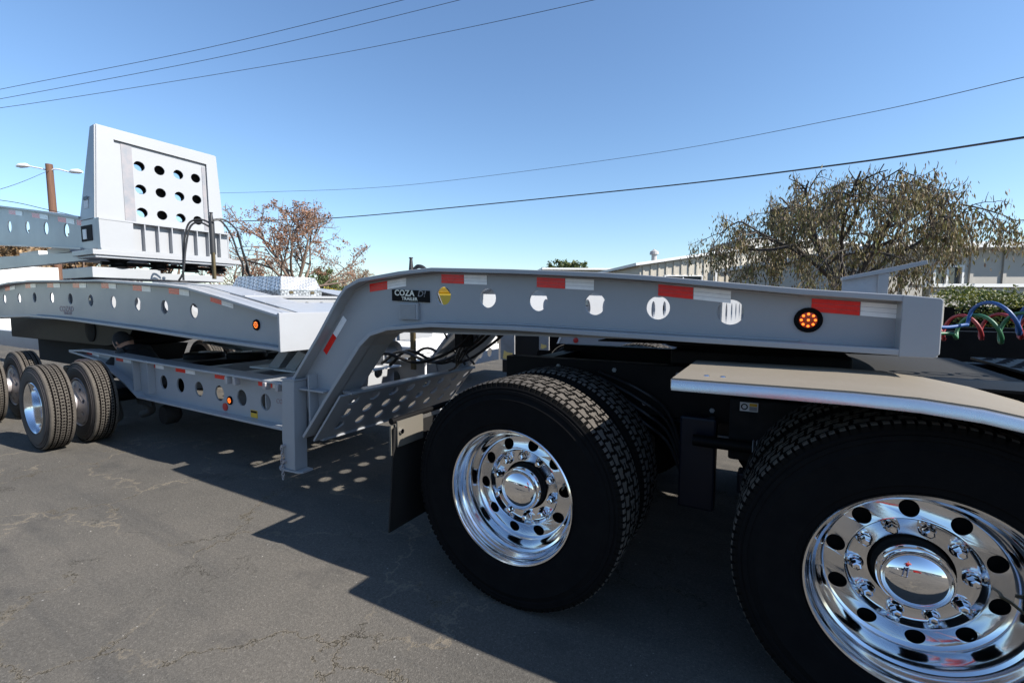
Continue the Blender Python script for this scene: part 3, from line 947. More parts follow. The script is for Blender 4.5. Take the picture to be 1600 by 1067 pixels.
# valve block and lines on the leg plate
vb = MB(); vb.box(-2.20, -2.12, 2.95, 3.10, 0.98, 1.12)
part('valve_block', vb, 'black_paint', jeep, bevel=0.004)
for k in range(3):
    part('hose', MB().tube(curve_pts([(-2.15, 2.98 + 0.05 * k, 1.0), (-2.22, 3.0 + 0.05 * k, 0.90), (-2.30, 3.1, 0.80), (-2.45, 3.2, 0.745)], 6), 0.009, 7), 'hose_black', jeep, smooth=60)

# ================================================================== THING: second gooseneck trailer
tr2 = thing('gooseneck_trailer', 'second grey gooseneck trailer, pierced neck reaching from left edge over small trailer wheels', 'trailer', (-6.5, CY, 0))
TOP2 = [(-9.9, 1.50), (-9.3, 1.565), (-8.6, 1.600), (-7.85, 1.604), (-5.95, 1.566), (-4.60, 1.494), (-4.231, 1.462), (-3.764, 1.383), (-3.03, 1.250)]
BOT2 = [(-9.9, 1.10), (-9.0, 1.135), (-7.957, 1.162), (-7.2, 1.150), (-6.6, 1.134), (-5.128, 1.079), (-4.178, 1.036), (-3.03, 0.992)]
H2 = [(-9.157, 1.387), (-8.573, 1.392), (-8.012, 1.400), (-7.447, 1.393), (-6.899, 1.377), (-6.354, 1.358), (-5.818, 1.340), (-5.297, 1.320), (-4.786, 1.293), (-4.288, 1.265)]
R2 = [(-9.09, -8.89, -8.683), (-8.291, -8.11, -7.934), (-7.553, -7.36, -7.162), (-6.798, -6.62, -6.442), (-6.060, -5.89, -5.724), (-5.369, -5.19, -5.017), (-4.688, -4.51, -4.345), (-4.020, -3.86, -3.697)]
wb2 = neck_side(tr2, TOP2, BOT2, H2, R2, True, hr=0.062, drop=0.034)
neck_side(tr2, TOP2, BOT2, H2, [], False, hr=0.062)
lamp(wb2, -3.40, 2.080, 1.166, -1, 0.042)
part('faded_print', text_mb('COZAD', 0.085, lambda u, v, w: (-7.03 + u, 2.0788 - w, 1.262 + v), bold=0.001, sx=1.3), 'faded_red', wb2)
part('faded_print', text_mb('TRAILERS', 0.045, lambda u, v, w: (-7.00 + u, 2.0788 - w, 1.215 + v), sx=1.2), 'faded_red', wb2)
e = MB(); e.box(-3.03, -3.005, 2.0, mir(2.0), 0.985, 1.262)
part('front_plate', e, 'grey_paint', tr2, bevel=0.004)
part('top_plate', MB().strip([(-3.03, 1.262), (-3.42, 1.333)], 2.171, mir(2.171), 0.008), 'grey_paint', tr2)
for ya, yb in ((2.171, 2.46), (mir(2.46), mir(2.171))):
    part('top_plate', MB().strip([(-3.43, 1.335), (-3.764, 1.395), (-4.231, 1.474), (-4.60, 1.506), (-5.2, 1.534)], ya, yb, 0.008), 'grey_paint', tr2)
part('bottom_plate', MB().strip([(-3.03, 1.004), (-4.178, 1.048), (-5.128, 1.091), (-6.6, 1.146), (-7.2, 1.162), (-9.0, 1.147)], 2.171, mir(2.171), -0.010), 'grey_paint', tr2)
for xb in (-5.2, -6.2, -7.2, -8.2):
    zb, zt = interp(BOT2, xb) + 0.03, interp(TOP2, xb) - 0.01
    b = plate([(2.095, zb), (3.565, zb), (3.565, zt), (2.095, zt)], [circ(2.35 + 0.24 * k, (zb + zt) / 2, 0.09, 20) for k in range(5)], 0.010, lambda u, v, w: (xb + w, u, v))
    part('cross_plate', b, 'grey_paint', tr2)
# leg going down at the far left, deck and dark undercarriage behind the wheels
for yy in (2.09, mir(2.09)):
    part('neck_leg', MB().prism_xz([(-9.9, 1.50), (-9.9, 1.10), (-12.7, 0.35), (-13.2, 0.35), (-13.2, 0.70)], yy - 0.02, yy + 0.02), 'grey_paint', tr2)
part('deck_beam', MB().box(-22.0, -13.2, 2.05, 2.2, 0.35, 0.70), 'grey_paint', tr2)
part('deck_beam', MB().box(-22.0, -13.2, mir(2.2), mir(2.05), 0.35, 0.70), 'grey_paint', tr2)
part('undercarriage', MB().prism_xz([(-10.6, 1.12), (-6.3, 1.10), (-6.55, 0.90), (-7.1, 0.80), (-10.6, 0.80)], 2.45, 3.3), 'black_paint', tr2, bevel=0.01)
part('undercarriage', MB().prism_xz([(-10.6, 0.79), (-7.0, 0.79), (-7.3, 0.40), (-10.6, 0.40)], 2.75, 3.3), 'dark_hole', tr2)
uc = MB(); uc.lathe([(0.0005, -0.02), (0.11, -0.015), (0.15, 0.0), (0.15, 0.05)], 28, c=(-7.55, 2.44, 0.99))
part('access_port', uc, 'dusty_black', tr2, smooth=35)

# ================================================================== THING: third trailer stacked above, with the bulkhead
tr3 = thing('trailer_bulkhead', 'tall pale grey pierced steel bulkhead standing on ribbed box above the second trailer', 'trailer bulkhead', (-6.1, CY, 1.6))
XF = -6.0
bl = [(2.10, 2.16), (2.085, 3.115), (3.245, 3.115), (3.30, 2.16)]
bl = [(2.045, 2.19), (2.105, 3.12), (3.245, 3.105), (3.31, 2.19)]
op = [(2.285, 2.19 + 0.004), (2.235, 3.010), (3.135, 2.985), (3.14, 2.19 + 0.004)]
fr = plate([(2.055, 2.19), (2.105, 3.115), (3.245, 3.105), (3.30, 2.19), (3.14, 2.19), (3.135, 2.985), (2.24, 3.008), (2.29, 2.19)], [], 0.014, lambda u, v, w: (XF + w, u, v))
part('bulkhead_frame', fr, 'grey_paint', tr3, bevel=0.002)
# tapered sides and top, deeper at the foot
def quad_box(a, b, c, d, th):
    n = (Vector(b) - Vector(a)).cross(Vector(d) - Vector(a)).normalized() * th
    v = [Vector(p) for p in (a, b, c, d)]
    v += [p + n for p in v]
    return MB().add(v, [(0, 1, 2, 3), (7, 6, 5, 4), (0, 4, 5, 1), (1, 5, 6, 2), (2, 6, 7, 3), (3, 7, 4, 0)])
part('bulkhead_side', quad_box((XF - 0.008, 2.055, 2.19), (XF - 0.008, 2.105, 3.115), (XF - 0.11, 2.105, 3.110), (XF - 0.37, 2.055, 2.19), 0.012), 'grey_paint', tr3)
part('bulkhead_side', quad_box((XF - 0.008, 3.30, 2.19), (XF - 0.008, 3.245, 3.105), (XF - 0.11, 3.245, 3.10), (XF - 0.37, 3.30, 2.19), -0.012), 'grey_paint', tr3)
part('bulkhead_top', quad_box((XF - 0.008, 2.105, 3.115), (XF - 0.008, 3.245, 3.105), (XF - 0.11, 3.245, 3.100), (XF - 0.11, 2.105, 3.110), 0.010), 'grey_paint', tr3)
sl = [(-6.25, 2.135 + 0.05, 2.21)]
hs = [circ(y, z, 0.051, 26) for z in (2.800, 2.555, 2.310) for y in (2.462, 2.650, 2.838, 3.020)]
pn = plate([(2.12, 2.19), (2.12, 3.09), (3.23, 3.09), (3.23, 2.19)], hs, 0.012, lambda u, v, w: (XF - 0.026 + w, u, v))
pno = part('pierced_panel', pn, 'grey_paint', tr3)
part('weld_strip', MB().box(XF - 0.019, XF - 0.015, 2.305, 2.40, 2.20, 2.99), 'strip_steel', tr3)
part('weld_strip', MB().box(XF - 0.019, XF - 0.015, 3.09, 3.125, 2.20, 2.95), 'strip_steel', tr3)
bk = plate([(2.30, 2.20), (2.16, 3.07), (3.20, 3.07), (3.20, 2.20)], [circ(y + 0.008, z - 0.018, 0.050, 22) for z in (2.800, 2.555, 2.310) for y in (2.462, 2.838)], 0.010, lambda u, v, w: (XF - 0.115 + w, u, v))
part('dark_backing', bk, 'dusty_black', tr3)  # added black panel standing in for the dark interior behind the holes
dc = MB(); dc.box(-6.28, -6.16, 2.040, 2.0445, 2.30, 2.36)
part('warning_sticker', MB().add([(-6.25, 2.0480, 2.30), (-6.15, 2.0480, 2.30), (-6.15, 2.0530, 2.42), (-6.25, 2.0530, 2.42), (-6.25, 2.046, 2.30), (-6.15, 2.046, 2.30), (-6.15, 2.051, 2.42), (-6.25, 2.051, 2.42)],
     [(0, 1, 2, 3), (4, 5, 6, 7), (0, 1, 5, 4), (2, 3, 7, 6), (1, 2, 6, 5), (0, 3, 7, 4)]), 'sticker_white', tr3)
part('sticker_heading', MB().add([(-6.25, 2.044, 2.385), (-6.15, 2.044, 2.385), (-6.15, 2.046, 2.42), (-6.25, 2.046, 2.42)], [(0, 1, 2, 3)]), 'blue_black_paint', tr3)
# ribbed box under it
XB = -5.93
part('ribbed_box', MB().box(XB - 0.43, XB - 0.065, 2.05, 3.34, 1.885, 2.186), 'grey_paint', tr3, bevel=0.003)
part('box_flange', MB().box(XB - 0.064, XB + 0.004, 2.05, 3.34, 2.172, 2.188), 'grey_paint', tr3)
part('box_flange', MB().box(XB - 0.064, XB + 0.014, 2.05, 3.34, 1.868, 1.884), 'grey_paint', tr3)
part('box_panel', MB().box(XB - 0.064, XB, 2.05, 2.335, 1.885, 2.171), 'grey_paint', tr3)
for k in range(7):
    y = 2.435 + 0.13 * k
    part('rib', MB().box(XB - 0.064, XB, y, y + 0.010, 1.885, 2.171), 'grey_paint', tr3)
part('base_plate', MB().box(-6.42, -5.90, 1.975, 3.45, 1.815, 1.866), 'grey_paint', tr3, bevel=0.004)
part('base_plate', MB().box(-6.36, -5.92, 2.0, 3.36, 1.790, 1.813), 'grey_paint_scuffed', tr3, bevel=0.003)
# turntable below
tt = MB()
for yy in (2.25, 2.62, 2.95, 3.25):
    tt.lathe([(0.10, 0.0), (0.055, 0.035), (0.055, 0.055), (0.10, 0.088)], 16, c=(-6.1, yy, 1.70), axis='z')
tt.tube([(-6.1, 2.1, 1.745), (-6.1, 3.35, 1.745)], 0.02, 10)
part('turntable_roller', tt, 'black_paint', tr3, smooth=30)
part('turntable_plate', MB().box(-6.80, -6.02, 2.0, 2.60, 1.592, 1.698), 'grey_paint', tr3, bevel=0.004)
part('turntable_plate', MB().box(-6.70, -6.05, 2.602, 3.30, 1.592, 1.665), 'grey_paint', tr3, bevel=0.004)
# its neck beam running off to the left
TOP3 = [(-10.6, 2.80), (-8.864, 2.600), (-7.531, 2.410), (-6.40, 2.235), (-6.365, 2.23)]
BOT3 = [(-10.6, 2.22), (-9.009, 2.095), (-7.626, 1.995), (-6.365, 1.890)]
H3 = [(-8.779, 2.331), (-8.126, 2.271), (-7.519, 2.208), (-6.921, 2.140)]
for near in (True, False):
    Y = (lambda y: y) if near else mir
    web = plate(TOP3 + list(reversed(BOT3)), [circ(x, z, 0.075) for x, z in H3 + [(-9.5, 2.40)]], 0.012, lambda u, v, w: (u, Y(2.105) + w, v))
    b3 = part('side_beam', web, 'grey_paint', tr3)
    ya, yb = sorted((Y(2.03), Y(2.18)))
    part('flange', MB().strip(list(reversed(TOP3)), ya, yb, 0.02), 'grey_paint', b3)
    part('flange', MB().strip(BOT3, ya, yb, 0.02), 'grey_paint', b3)
    if near:
        tape_run(b3, [(-8.75, -8.5, -8.25), (-7.93, -7.68, -7.42), (-7.13, -6.9, -6.68), (-6.62, -6.47, -6.38)], 2.0985, lambda x: interp(TOP3, x) - 0.04, -1, h=0.055)
part('side_socket', MB().box(-6.36, -6.10, 2.044, 2.0495, 1.97, 2.13), 'dark_hole', tr3)
part('socket_bracket', MB().box(-6.30, -6.22, 2.036, 2.0435, 1.99, 2.09), 'white_paint', tr3)
part('lower_beam', MB().prism_xz([(-9.9, 1.80), (-6.38, 1.79), (-6.38, 1.872), (-7.4, 1.905), (-9.9, 1.98)], 2.10, 2.18), 'grey_paint', tr3)
for k in range(2):
    part('cross_tube', MB().box(-8.9 + 1.0 * k, -8.2 + 1.0 * k, 2.2, 3.4, 1.93, 2.0), 'white_paint', tr3)
hose_stand(tr3, -5.20, 2.74, 1.585, 2.27, [
    [(-5.20, 2.74, 2.16), (-5.27, 2.68, 2.20), (-5.36, 2.60, 2.16), (-5.40, 2.56, 1.95), (-5.42, 2.55, 1.70), (-5.43, 2.55, 1.57)],
    [(-5.20, 2.74, 2.12), (-5.27, 2.66, 2.17), (-5.34, 2.60, 2.12), (-5.37, 2.56, 1.90), (-5.38, 2.53, 1.66), (-5.42, 2.5, 1.56)],
    [(-5.20, 2.74, 2.20), (-5.18, 2.86, 2.22), (-5.16, 2.98, 2.12), (-5.16, 3.03, 1.92), (-5.18, 3.08, 1.80), (-5.25, 3.12, 1.70), (-5.3, 3.2, 1.64)],
    [(-5.20, 2.74, 2.20), (-5.18, 2.83, 2.20), (-5.17, 2.93, 2.05), (-5.17, 2.98, 1.88), (-5.2, 3.05, 1.75), (-5.3, 3.1, 1.64)],
    [(-5.17, 2.99, 2.10), (-5.17, 3.05, 1.85), (-5.2, 3.1, 1.75), (-5.3, 3.18, 1.64)]])

# ================================================================== THING: tractor
trk = thing('truck_tractor', 'black truck tractor whose two chrome dual wheels fill the right foreground', 'truck', (0, CY, 0))
big_wheel(trk, -0.958, 1.655, 0.502, 1, True, 0.05)
big_wheel(trk, 0.402, 1.655, 0.502, 1, True, 0.35)
big_wheel(trk, -0.940, mir(1.655), 0.502, -1, False, 0.0)
big_wheel(trk, 0.398, mir(1.655), 0.502, -1, False, 0.0)
for yy in (2.40, 3.26):
    part('frame_rail', MB().box(-1.38, 7.0, yy - 0.04, yy + 0.04, 0.76, 1.02), 'black_paint', trk, bevel=0.006)
for xx in (-1.3, -0.3, 0.9, 2.0):
    part('frame_crossmember', MB().box(xx - 0.05, xx + 0.05, 2.441, 3.219, 0.80, 0.98), 'black_paint', trk)
for yy in (2.352, 3.308):
    for k in range(14):
        xb_ = -1.2 + 0.16 * k
        bo = MB(); bo.lathe([(0.012, 0.0), (0.012, -0.008), (0.0005, -0.009)], 6, c=(xb_, yy + (0.008 if yy < 2.8 else 0), 0.98 if k % 2 else 0.82))
        part('frame_bolt', bo, 'holder_grey', trk) if yy < 2.8 else None
for xx in (-0.94, 0.398):
    ax = MB(); ax.tube([(xx, 1.95, 0.51), (xx, 2.45, 0.51), (xx, 2.6, 0.51), (xx, 2.83, 0.51), (xx, 3.06, 0.51), (xx, 3.2, 0.51), (xx, 3.7, 0.51)], [0.085, 0.085, 0.13, 0.21, 0.13, 0.085, 0.085], 20)
    part('drive_axle', ax, 'black_paint', trk, smooth=40)
    for yy in (2.40, 3.26):
        b = MB(); b.lathe([(0.0005, 0.0), (0.12, 0.0), (0.14, 0.03), (0.13, 0.07), (0.15, 0.11), (0.13, 0.15), (0.12, 0.18), (0.0005, 0.18)], 24, c=(xx - 0.38, yy, 0.56), axis='z')
        part('air_spring', b, 'black_rubber', trk, smooth=50)
        part('suspension_arm', MB().box(xx - 0.52, xx + 0.42, yy - 0.05, yy + 0.05, 0.44, 0.54), 'blue_black_paint', trk, bevel=0.01)
for xx in (-0.62, 0.70):
    bc_ = MB(); bc_.lathe([(0.0005, 0.0), (0.07, 0.0), (0.078, 0.02), (0.078, 0.09), (0.06, 0.11), (0.0005, 0.115)], 24, c=(xx, 2.34, 0.60), axis='x')
    part('brake_chamber', bc_, 'dusty_black', trk, smooth=35)
part('fuel_bracket', MB().box(-0.37, -0.21, 2.26, 2.34, 0.36, 0.80), 'blue_black_paint', trk, bevel=0.01)
part('side_tank', MB().box(-0.16, 0.24, 2.28, 2.345, 0.62, 0.90), 'dusty_black', trk, bevel=0.01)
stk = part('warning_sticker', MB().box(-0.118, -0.046, 2.2760, 2.2785, 0.850, 0.890), 'sticker_white', trk)
rg = MB(); rg.lathe([(0.009, 0.0), (0.014, 0.0)], 20, c=(-0.100, 2.2750, 0.870)); part('sticker_ring', rg, 'sign_black', trk)
part('sticker_block', MB().box(-0.080, -0.050, 2.2740, 2.2755, 0.854, 0.872), 'holder_grey', trk)
part('sticker_block', MB().box(-0.080, -0.050, 2.2740, 2.2755, 0.874, 0.887), 'sticker_yellow', trk)
tb = MB(); tb.tube([(-0.30, 2.20, 0.71), (0.10, 2.20, 0.71)], 0.026, 12)
part('damper_rod', tb, 'black_paint', trk, smooth=40)
cr = MB()
for k in range(6):
    cr.lathe([(0.030, 0.0), (0.037, 0.004), (0.030, 0.008)], 16, c=(-0.06 + 0.014 * k, 2.20, 0.71), axis='x')
part('coil_spring', cr, 'holder_grey', trk, smooth=40)
part('frame_sun_block', MB().box(0.31, 0.849, 2.30, 3.36, 1.022, 1.030), 'dark_hole', trk)  # near-black plate added to block sun falling between the frame rails
part('fender_sun_block', MB().box(-0.22, 0.90, 2.102, 2.355, 1.035, 1.045), 'black_paint', trk)  # plate added to keep sun off the ground between the wheels
for k in range(4):
    part('air_line', MB().tube(curve_pts([(-0.80, 2.34, 0.97 - 0.03 * k), (-0.58, 2.31, 0.90 - 0.05 * k), (-0.44, 2.32, 0.80 - 0.05 * k), (-0.36, 2.30, 0.62 - 0.04 * k)], 6), 0.008, 6), 'hose_black', trk, smooth=60)
# fifth wheel
fw = MB(); fw.lathe([(0.0005, 0.0), (0.45, 0.0), (0.46, 0.02), (0.45, 0.045), (0.0005, 0.045)], 40, c=(-0.10, CY, 1.098), axis='z')
part('fifth_wheel', fw, 'black_paint', trk, smooth=30)
part('fifth_wheel_mount', MB().box(-0.45, 0.30, 2.42, 3.24, 1.021, 1.096), 'black_paint', trk, bevel=0.01)
kp = MB(); kp.box(-0.55, 0.36, 2.15, 3.51, 1.144, 1.152)
part('skid_plate', MB().box(-0.75, 0.30, 2.18, 3.48, 1.1435, 1.149), 'black_paint', jeep)
# fenders over the front drive axle
FPR = [(-0.283, 1.082), (0.20, 1.084), (0.34, 1.080), (0.46, 1.068), (0.58, 1.045), (0.70, 1.010), (0.82, 0.960), (0.92, 0.895), (1.0, 0.80), (1.03, 0.70)]
for near in (True, False):
    Y = (lambda y: y) if near else mir
    ya, yb = sorted((Y(1.560), Y(2.10)))
    f = MB(); f.strip(list(reversed(FPR)), ya, yb, -0.004)
    fo = part('fender', f, 'fender_dust', trk, smooth=30)
    lip = MB()
    v = []
    n = len(FPR)
    secs = [(1.560, 0.0), (1.552, -0.003), (1.5475, -0.010), (1.546, -0.034), (1.550, -0.036), (1.552, -0.012), (1.556, -0.005)]
    for (x, z) in FPR:
        for (yy, dz) in secs: v.append((x, Y(yy), z + dz))
    k = len(secs)
    fs = [tuple(range(k)), tuple((n - 1) * k + j for j in range(k))]
    for i in range(n - 1):
        for j in range(k): fs.append((i * k + j, i * k + (j + 1) % k, (i + 1) * k + (j + 1) % k, (i + 1) * k + j))
    lip.add(v, fs)
    part('fender_lip', lip, 'dull_aluminium', fo, smooth=35)
    part('fender_end', MB().box(-0.287, -0.2835, ya, yb, 1.052, 1.082), 'dull_aluminium', fo)
    for xx in (-0.19, -0.14):
        bo = MB(); bo.lathe([(0.011, 0.0), (0.011, 0.003), (0.007, 0.007), (0.0005, 0.008)], 14, c=(xx, Y(1.66), 1.0822), axis='z')
        part('fender_bolt', bo, 'chrome', fo, smooth=40)
    part('fender_bracket', MB().box(-0.12, -0.06, *sorted((Y(2.10), Y(2.37))), 1.03, 1.06), 'black_paint', trk)
# grated black catwalk behind the cab
cw = MB()
cw.box(0.95, 3.0, 2.25, 3.45, 1.022, 1.034)
part('catwalk', cw, 'black_paint', trk)
st = MB()
for i in range(26):
    for j in range(14):
        x = 0.98 + 0.078 * i + (0.039 if j % 2 else 0); y = 2.30 + 0.085 * j
        st.add([(x - 0.022, y - 0.006, 1.0345), (x + 0.022, y - 0.006, 1.0345), (x + 0.022, y + 0.006, 1.0345), (x - 0.022, y + 0.006, 1.0345), (x - 0.014, y, 1.040), (x + 0.014, y, 1.040)],
               [(0, 1, 5, 4), (1, 2, 5), (2, 3, 4, 5), (3, 0, 4)])
so_ = part('catwalk_stud', st, 'dusty_black', trk); so_['kind'] = 'stuff'
# mud flaps behind the rear drive wheels
for near in (True, False):
    Y = (lambda y: y) if near else mir
    ya, yb = sorted((Y(1.60), Y(2.20)))
    fb = MB()
    n = 10; v = []
    for i in range(n + 1):
        z = 0.735 - 0.53 * i / n
        x = -1.565 - 0.045 * (i / n) ** 1.2
        v += [(x, ya, z), (x, yb, z), (x + 0.008, yb, z), (x + 0.008, ya, z)]
    fs = [(0, 1, 2, 3), (4 * n, 4 * n + 1, 4 * n + 2, 4 * n + 3)]
    for i in range(n):
        a = 4 * i
        for k in range(4): fs.append((a + k, a + 4 + k, a + 4 + (k + 1) % 4, a + (k + 1) % 4))
    fb.add(v, fs)
    fo = part('mud_flap', fb, 'flap_rubber', trk, smooth=30)
    pa, pb = sorted((Y(1.615), Y(1.80)))
    part('flap_hanger', MB().box(-1.556, -1.548, pa, pb, 0.64, 0.765), 'cream_dirty', fo)
    part('flap_hanger', MB().box(-1.582, -1.572, *sorted((Y(1.595), Y(1.625))), 0.60, 0.745), 'cream_dirty', fo)
    bo = MB(); bo.tube([(-1.547, Y(1.635), 0.715), (-1.535, Y(1.635), 0.715)], 0.012, 10)
    part('hanger_bolt', bo, 'chrome', fo)
    part('flap_bar', MB().tube([(-1.575, Y(1.60), 0.765), (-1.575, Y(2.40), 0.775)], 0.016, 10), 'black_paint', trk, smooth=40)
# cab with sleeper, ahead of the frame
part('sleeper', MB().prism_xz([(3.3, 1.05), (3.3, 3.0), (3.45, 3.10), (5.2, 3.3), (5.2, 1.05)], 1.60, 4.06), 'white_paint', trk, bevel=0.06)
part('cab', MB().prism_xz([(5.2, 0.7), (5.2, 3.0), (5.6, 2.95), (6.2, 2.0), (8.0, 1.75), (8.3, 1.5), (8.3, 0.6), (7.6, 0.5)], 1.72, 3.94), 'white_paint', trk, bevel=0.08)
for yy in (1.62, mir(1.62) - 0.62):
    t = MB(); t.tube([(2.9, yy + 0.31, 0.62), (4.6, yy + 0.31, 0.62)], 0.31, 28)
    part('fuel_tank', t, 'polished_aluminium', trk, smooth=40)
for yy, rz in ((1.70, 0), (mir(1.70), PI)):
    w = inst('wheel', RIM_BIG, trk, (7.0, yy, 0.51), (0, 0, rz))
    t = bpy.data.objects.new('tyre', TY_BIG); COL.objects.link(t); t.parent = w; t.location = (0, -0.012, 0)

# headboard bracket on the neck: plate, post, slanting arm
hb = thing('hose_bracket', 'grey angled steel bracket standing on top of the front of the neck', 'bracket', (0.55, 3.3, 1.36))
part('bracket_post', MB().box(0.497, 0.545, 3.28, 3.34, 1.36, 1.50), 'grey_paint', hb, bevel=0.003)
part('bracket_plate', MB().prism_xz([(0.335, 1.36), (0.497, 1.36), (0.497, 1.51), (0.335, 1.478)], 3.30, 3.312), 'grey_paint_scuffed', hb)
part('bracket_arm', MB().prism_xz([(0.330, 1.478), (0.700, 1.560), (0.705, 1.538), (0.56, 1.502), (0.332, 1.460)], 3.27, 3.35), 'grey_paint', hb, bevel=0.002)

# coiled air hoses from the neck to the cab
def coil(name, mat, label, a, b, r, turns, ph=0.0, lead=None, rr=0.0065):
    a = Vector(a); b = Vector(b); ax = (b - a).normalized()
    u = ax.cross(Vector((0, 1, 0))).normalized(); w = ax.cross(u)
    pts = []
    N = int(turns * 26)
    for i in range(N + 1):
        t = i / N
        g_ = 2 * PI * turns * t + ph
        sag = -0.05 * math.sin(PI * t)
        pts.append(a.lerp(b, t) + (u * math.cos(g_) + w * math.sin(g_)) * r * min(1, t * 45 + 0.3) + Vector((0, 0, sag)))
    if lead: pts = curve_pts([Vector(q) for q in lead] + [pts[0]], 6)[:-1] + pts
    o = part(name, MB().tube(pts, rr, 8), mat, None, smooth=60)
    tag(o, label, 'air hose')
coil('air_hose', 'hose_green', 'green coiled air hose hanging lowest in front of the hedge', (0.60, 2.40, 1.225), (3.25, 2.95, 1.55), 0.055, 20, 2.6, [(0.48, 2.28, 1.225), (0.54, 2.34, 1.215)])
coil('air_hose', 'hose_red', 'red coiled air hose behind the green one', (0.56, 2.55, 1.225), (3.25, 3.15, 1.50), 0.050, 22, 0.4, [(0.48, 2.5, 1.262), (0.52, 2.53, 1.262)])
coil('air_hose', 'hose_blue', 'blue coiled electrical line looping highest in front of the hedge', (0.63, 2.36, 1.265), (3.25, 2.80, 1.65), 0.062, 17, 3.6, [(0.48, 2.22, 1.252), (0.55, 2.28, 1.240)])

# ================================================================== background: trailers parked behind
b = plate([(2.175, 1.06), (3.485, 1.06), (3.485, 1.372), (2.175, 1.372)], [circ(2.44 + 0.155 * k, 1.300, 0.040, 20) for k in range(7)], 0.010, lambda u, v, w: (-3.72 + w, u, v))
part('cross_plate', b, 'grey_paint', tr2)
part('cross_plate_flange', MB().box(-3.80, -3.70, 2.175, 3.485, 1.3725, 1.392), 'grey_paint', tr2, bevel=0.002)
part('deck_plate', MB().box(-4.75, -3.81, 2.48, 3.18, 1.385, 1.397), 'grey_paint', tr2)
tbx = thing('tool_box', 'shiny diamond plate aluminium tool box with sloped lid on the second neck', 'tool box', (-4.2, 2.8, 1.397))
t = MB(); t.add([(-4.66, 2.594, 1.398), (-3.862, 2.594, 1.398), (-3.862, 3.025, 1.398), (-4.66, 3.025, 1.398),
                 (-4.58, 2.63, 1.590), (-3.90, 2.63, 1.572), (-3.90, 2.985, 1.572), (-4.58, 2.985, 1.590),
                 (-3.862, 2.594, 1.450), (-3.862, 3.025, 1.450), (-4.66, 2.594, 1.455), (-4.66, 3.025, 1.455)],
      [(0, 1, 2, 3), (4, 5, 6, 7), (0, 1, 8, 10), (10, 8, 5, 4), (1, 2, 9, 8), (8, 9, 6, 5), (2, 3, 11, 9), (9, 11, 7, 6), (3, 0, 10, 11), (11, 10, 4, 7)])
part('box_body', t, 'diamond_plate', tbx)
part('box_seam', MB().box(-3.861, -3.857, 2.598, 3.02, 1.447, 1.452), 'dull_aluminium', tbx)
for yy in (2.68, 2.90):
    part('latch', MB().box(-3.861, -3.852, yy, yy + 0.035, 1.415, 1.440), 'brass', tbx)

# a white and grey row seen under the neck
tr5 = thing('parked_trailer', 'white low trailer deck parked beyond the neck opening, with hose upright before it', 'trailer', (-5.0, 6.0, 0))
part('deck', MB().box(-7.2, -4.4, 4.9, 7.2, 0.60, 0.72), 'white_paint', tr5, bevel=0.01)
b = plate([(4.9, 0.30), (7.2, 0.30), (7.2, 0.595), (4.9, 0.595)], [circ(5.1 + 0.3 * k, 0.46, 0.08, 20) for k in range(7)], 0.015, lambda u, v, w: (-4.38 + w, u, v))
part('end_beam', b, 'white_paint', tr5)
part('riser', MB().prism_xz([(-5.6, 0.722), (-5.0, 0.722), (-5.15, 1.0), (-5.45, 1.0)], 5.6, 6.6), 'white_paint', tr5, bevel=0.01)
part('riser', MB().box(-6.6, -5.8, 5.2, 6.9, 0.722, 1.22), 'white_paint', tr5, bevel=0.01)
for xw in (-8.4, -7.1):
    small_wheels(tr5, xw, 5.0, 5.3, 1)
    small_wheels(tr5, xw, 7.2, 6.9, -1)
part('tail_lamp', MB().box(-4.37, -4.35, 5.9, 6.1, 0.62, 0.68), 'red_lens', tr5)

trk2 = thing('parked_truck', 'black truck rear with pale mud flaps parked beyond the neck, seen under its bottom flange', 'truck', (-2.6, 7.0, 0))
part('frame_rail', MB().box(-3.4, 4.0, 6.2, 6.3, 0.75, 1.05), 'black_paint', trk2)
part('frame_rail', MB().box(-3.4, 4.0, 7.2, 7.3, 0.75, 1.05), 'black_paint', trk2)
for xw in (-2.3, -0.95):
    big_wheel(trk2, xw, 5.55, 0.51, 1, False)
    big_wheel(trk2, xw, 7.95, 0.51, -1, False)
for i, xx in enumerate((-3.25, -2.66)):
    f = part('mud_flap', MB().box(xx, xx + 0.22 - 0.08 * i, 5.40, 5.42, 0.56 + 0.16 * i, 1.25), 'holder_grey', trk2)
    lg = MB(); z0 = 0.58 + 0.165 * i; k_ = 1 - 0.45 * i
    lg.add([(xx + 0.04 * k_, 5.396, z0), (xx + 0.10 * k_, 5.396, z0 - 0.01), (xx + 0.20 * k_, 5.396, z0 + 0.03 * k_), (xx + 0.19 * k_, 5.396, z0 + 0.08 * k_), (xx + 0.11 * k_, 5.396, z0 + 0.085 * k_), (xx + 0.06 * k_, 5.396, z0 + 0.11 * k_)], [(0, 1, 2, 3, 4, 5)])
    part('flap_emblem', lg, 'yellow_logo', f)
tk = MB(); tk.tube([(-1.2, 7.0, 1.6), (0.9, 7.0, 1.6)], 0.5, 24)
part('chassis', MB().box(-3.35, -1.0, 5.62, 7.9, 0.35, 1.30), 'dark_hole', trk2)
tr6 = thing('parked_trailer', 'blue grey sloped trailer fender with two round red lights beyond the rear drive wheel', 'trailer', (-1.2, 5.0, 0))
part('fender_panel', MB().prism_xz([(-2.19, 0.86), (-2.05, 1.17), (0.4, 1.17), (0.4, 0.86)], 4.95, 5.0), 'grey_paint', tr6)
part('fender_edge', MB().prism_xz([(-2.20, 0.86), (-2.06, 1.175), (-2.04, 1.175), (-2.18, 0.86)], 4.93, 4.949), 'white_paint', tr6)
part('support_frame', MB().box(-1.3, 0.3, 5.01, 5.6, 0.0, 1.1), 'black_paint', tr6)
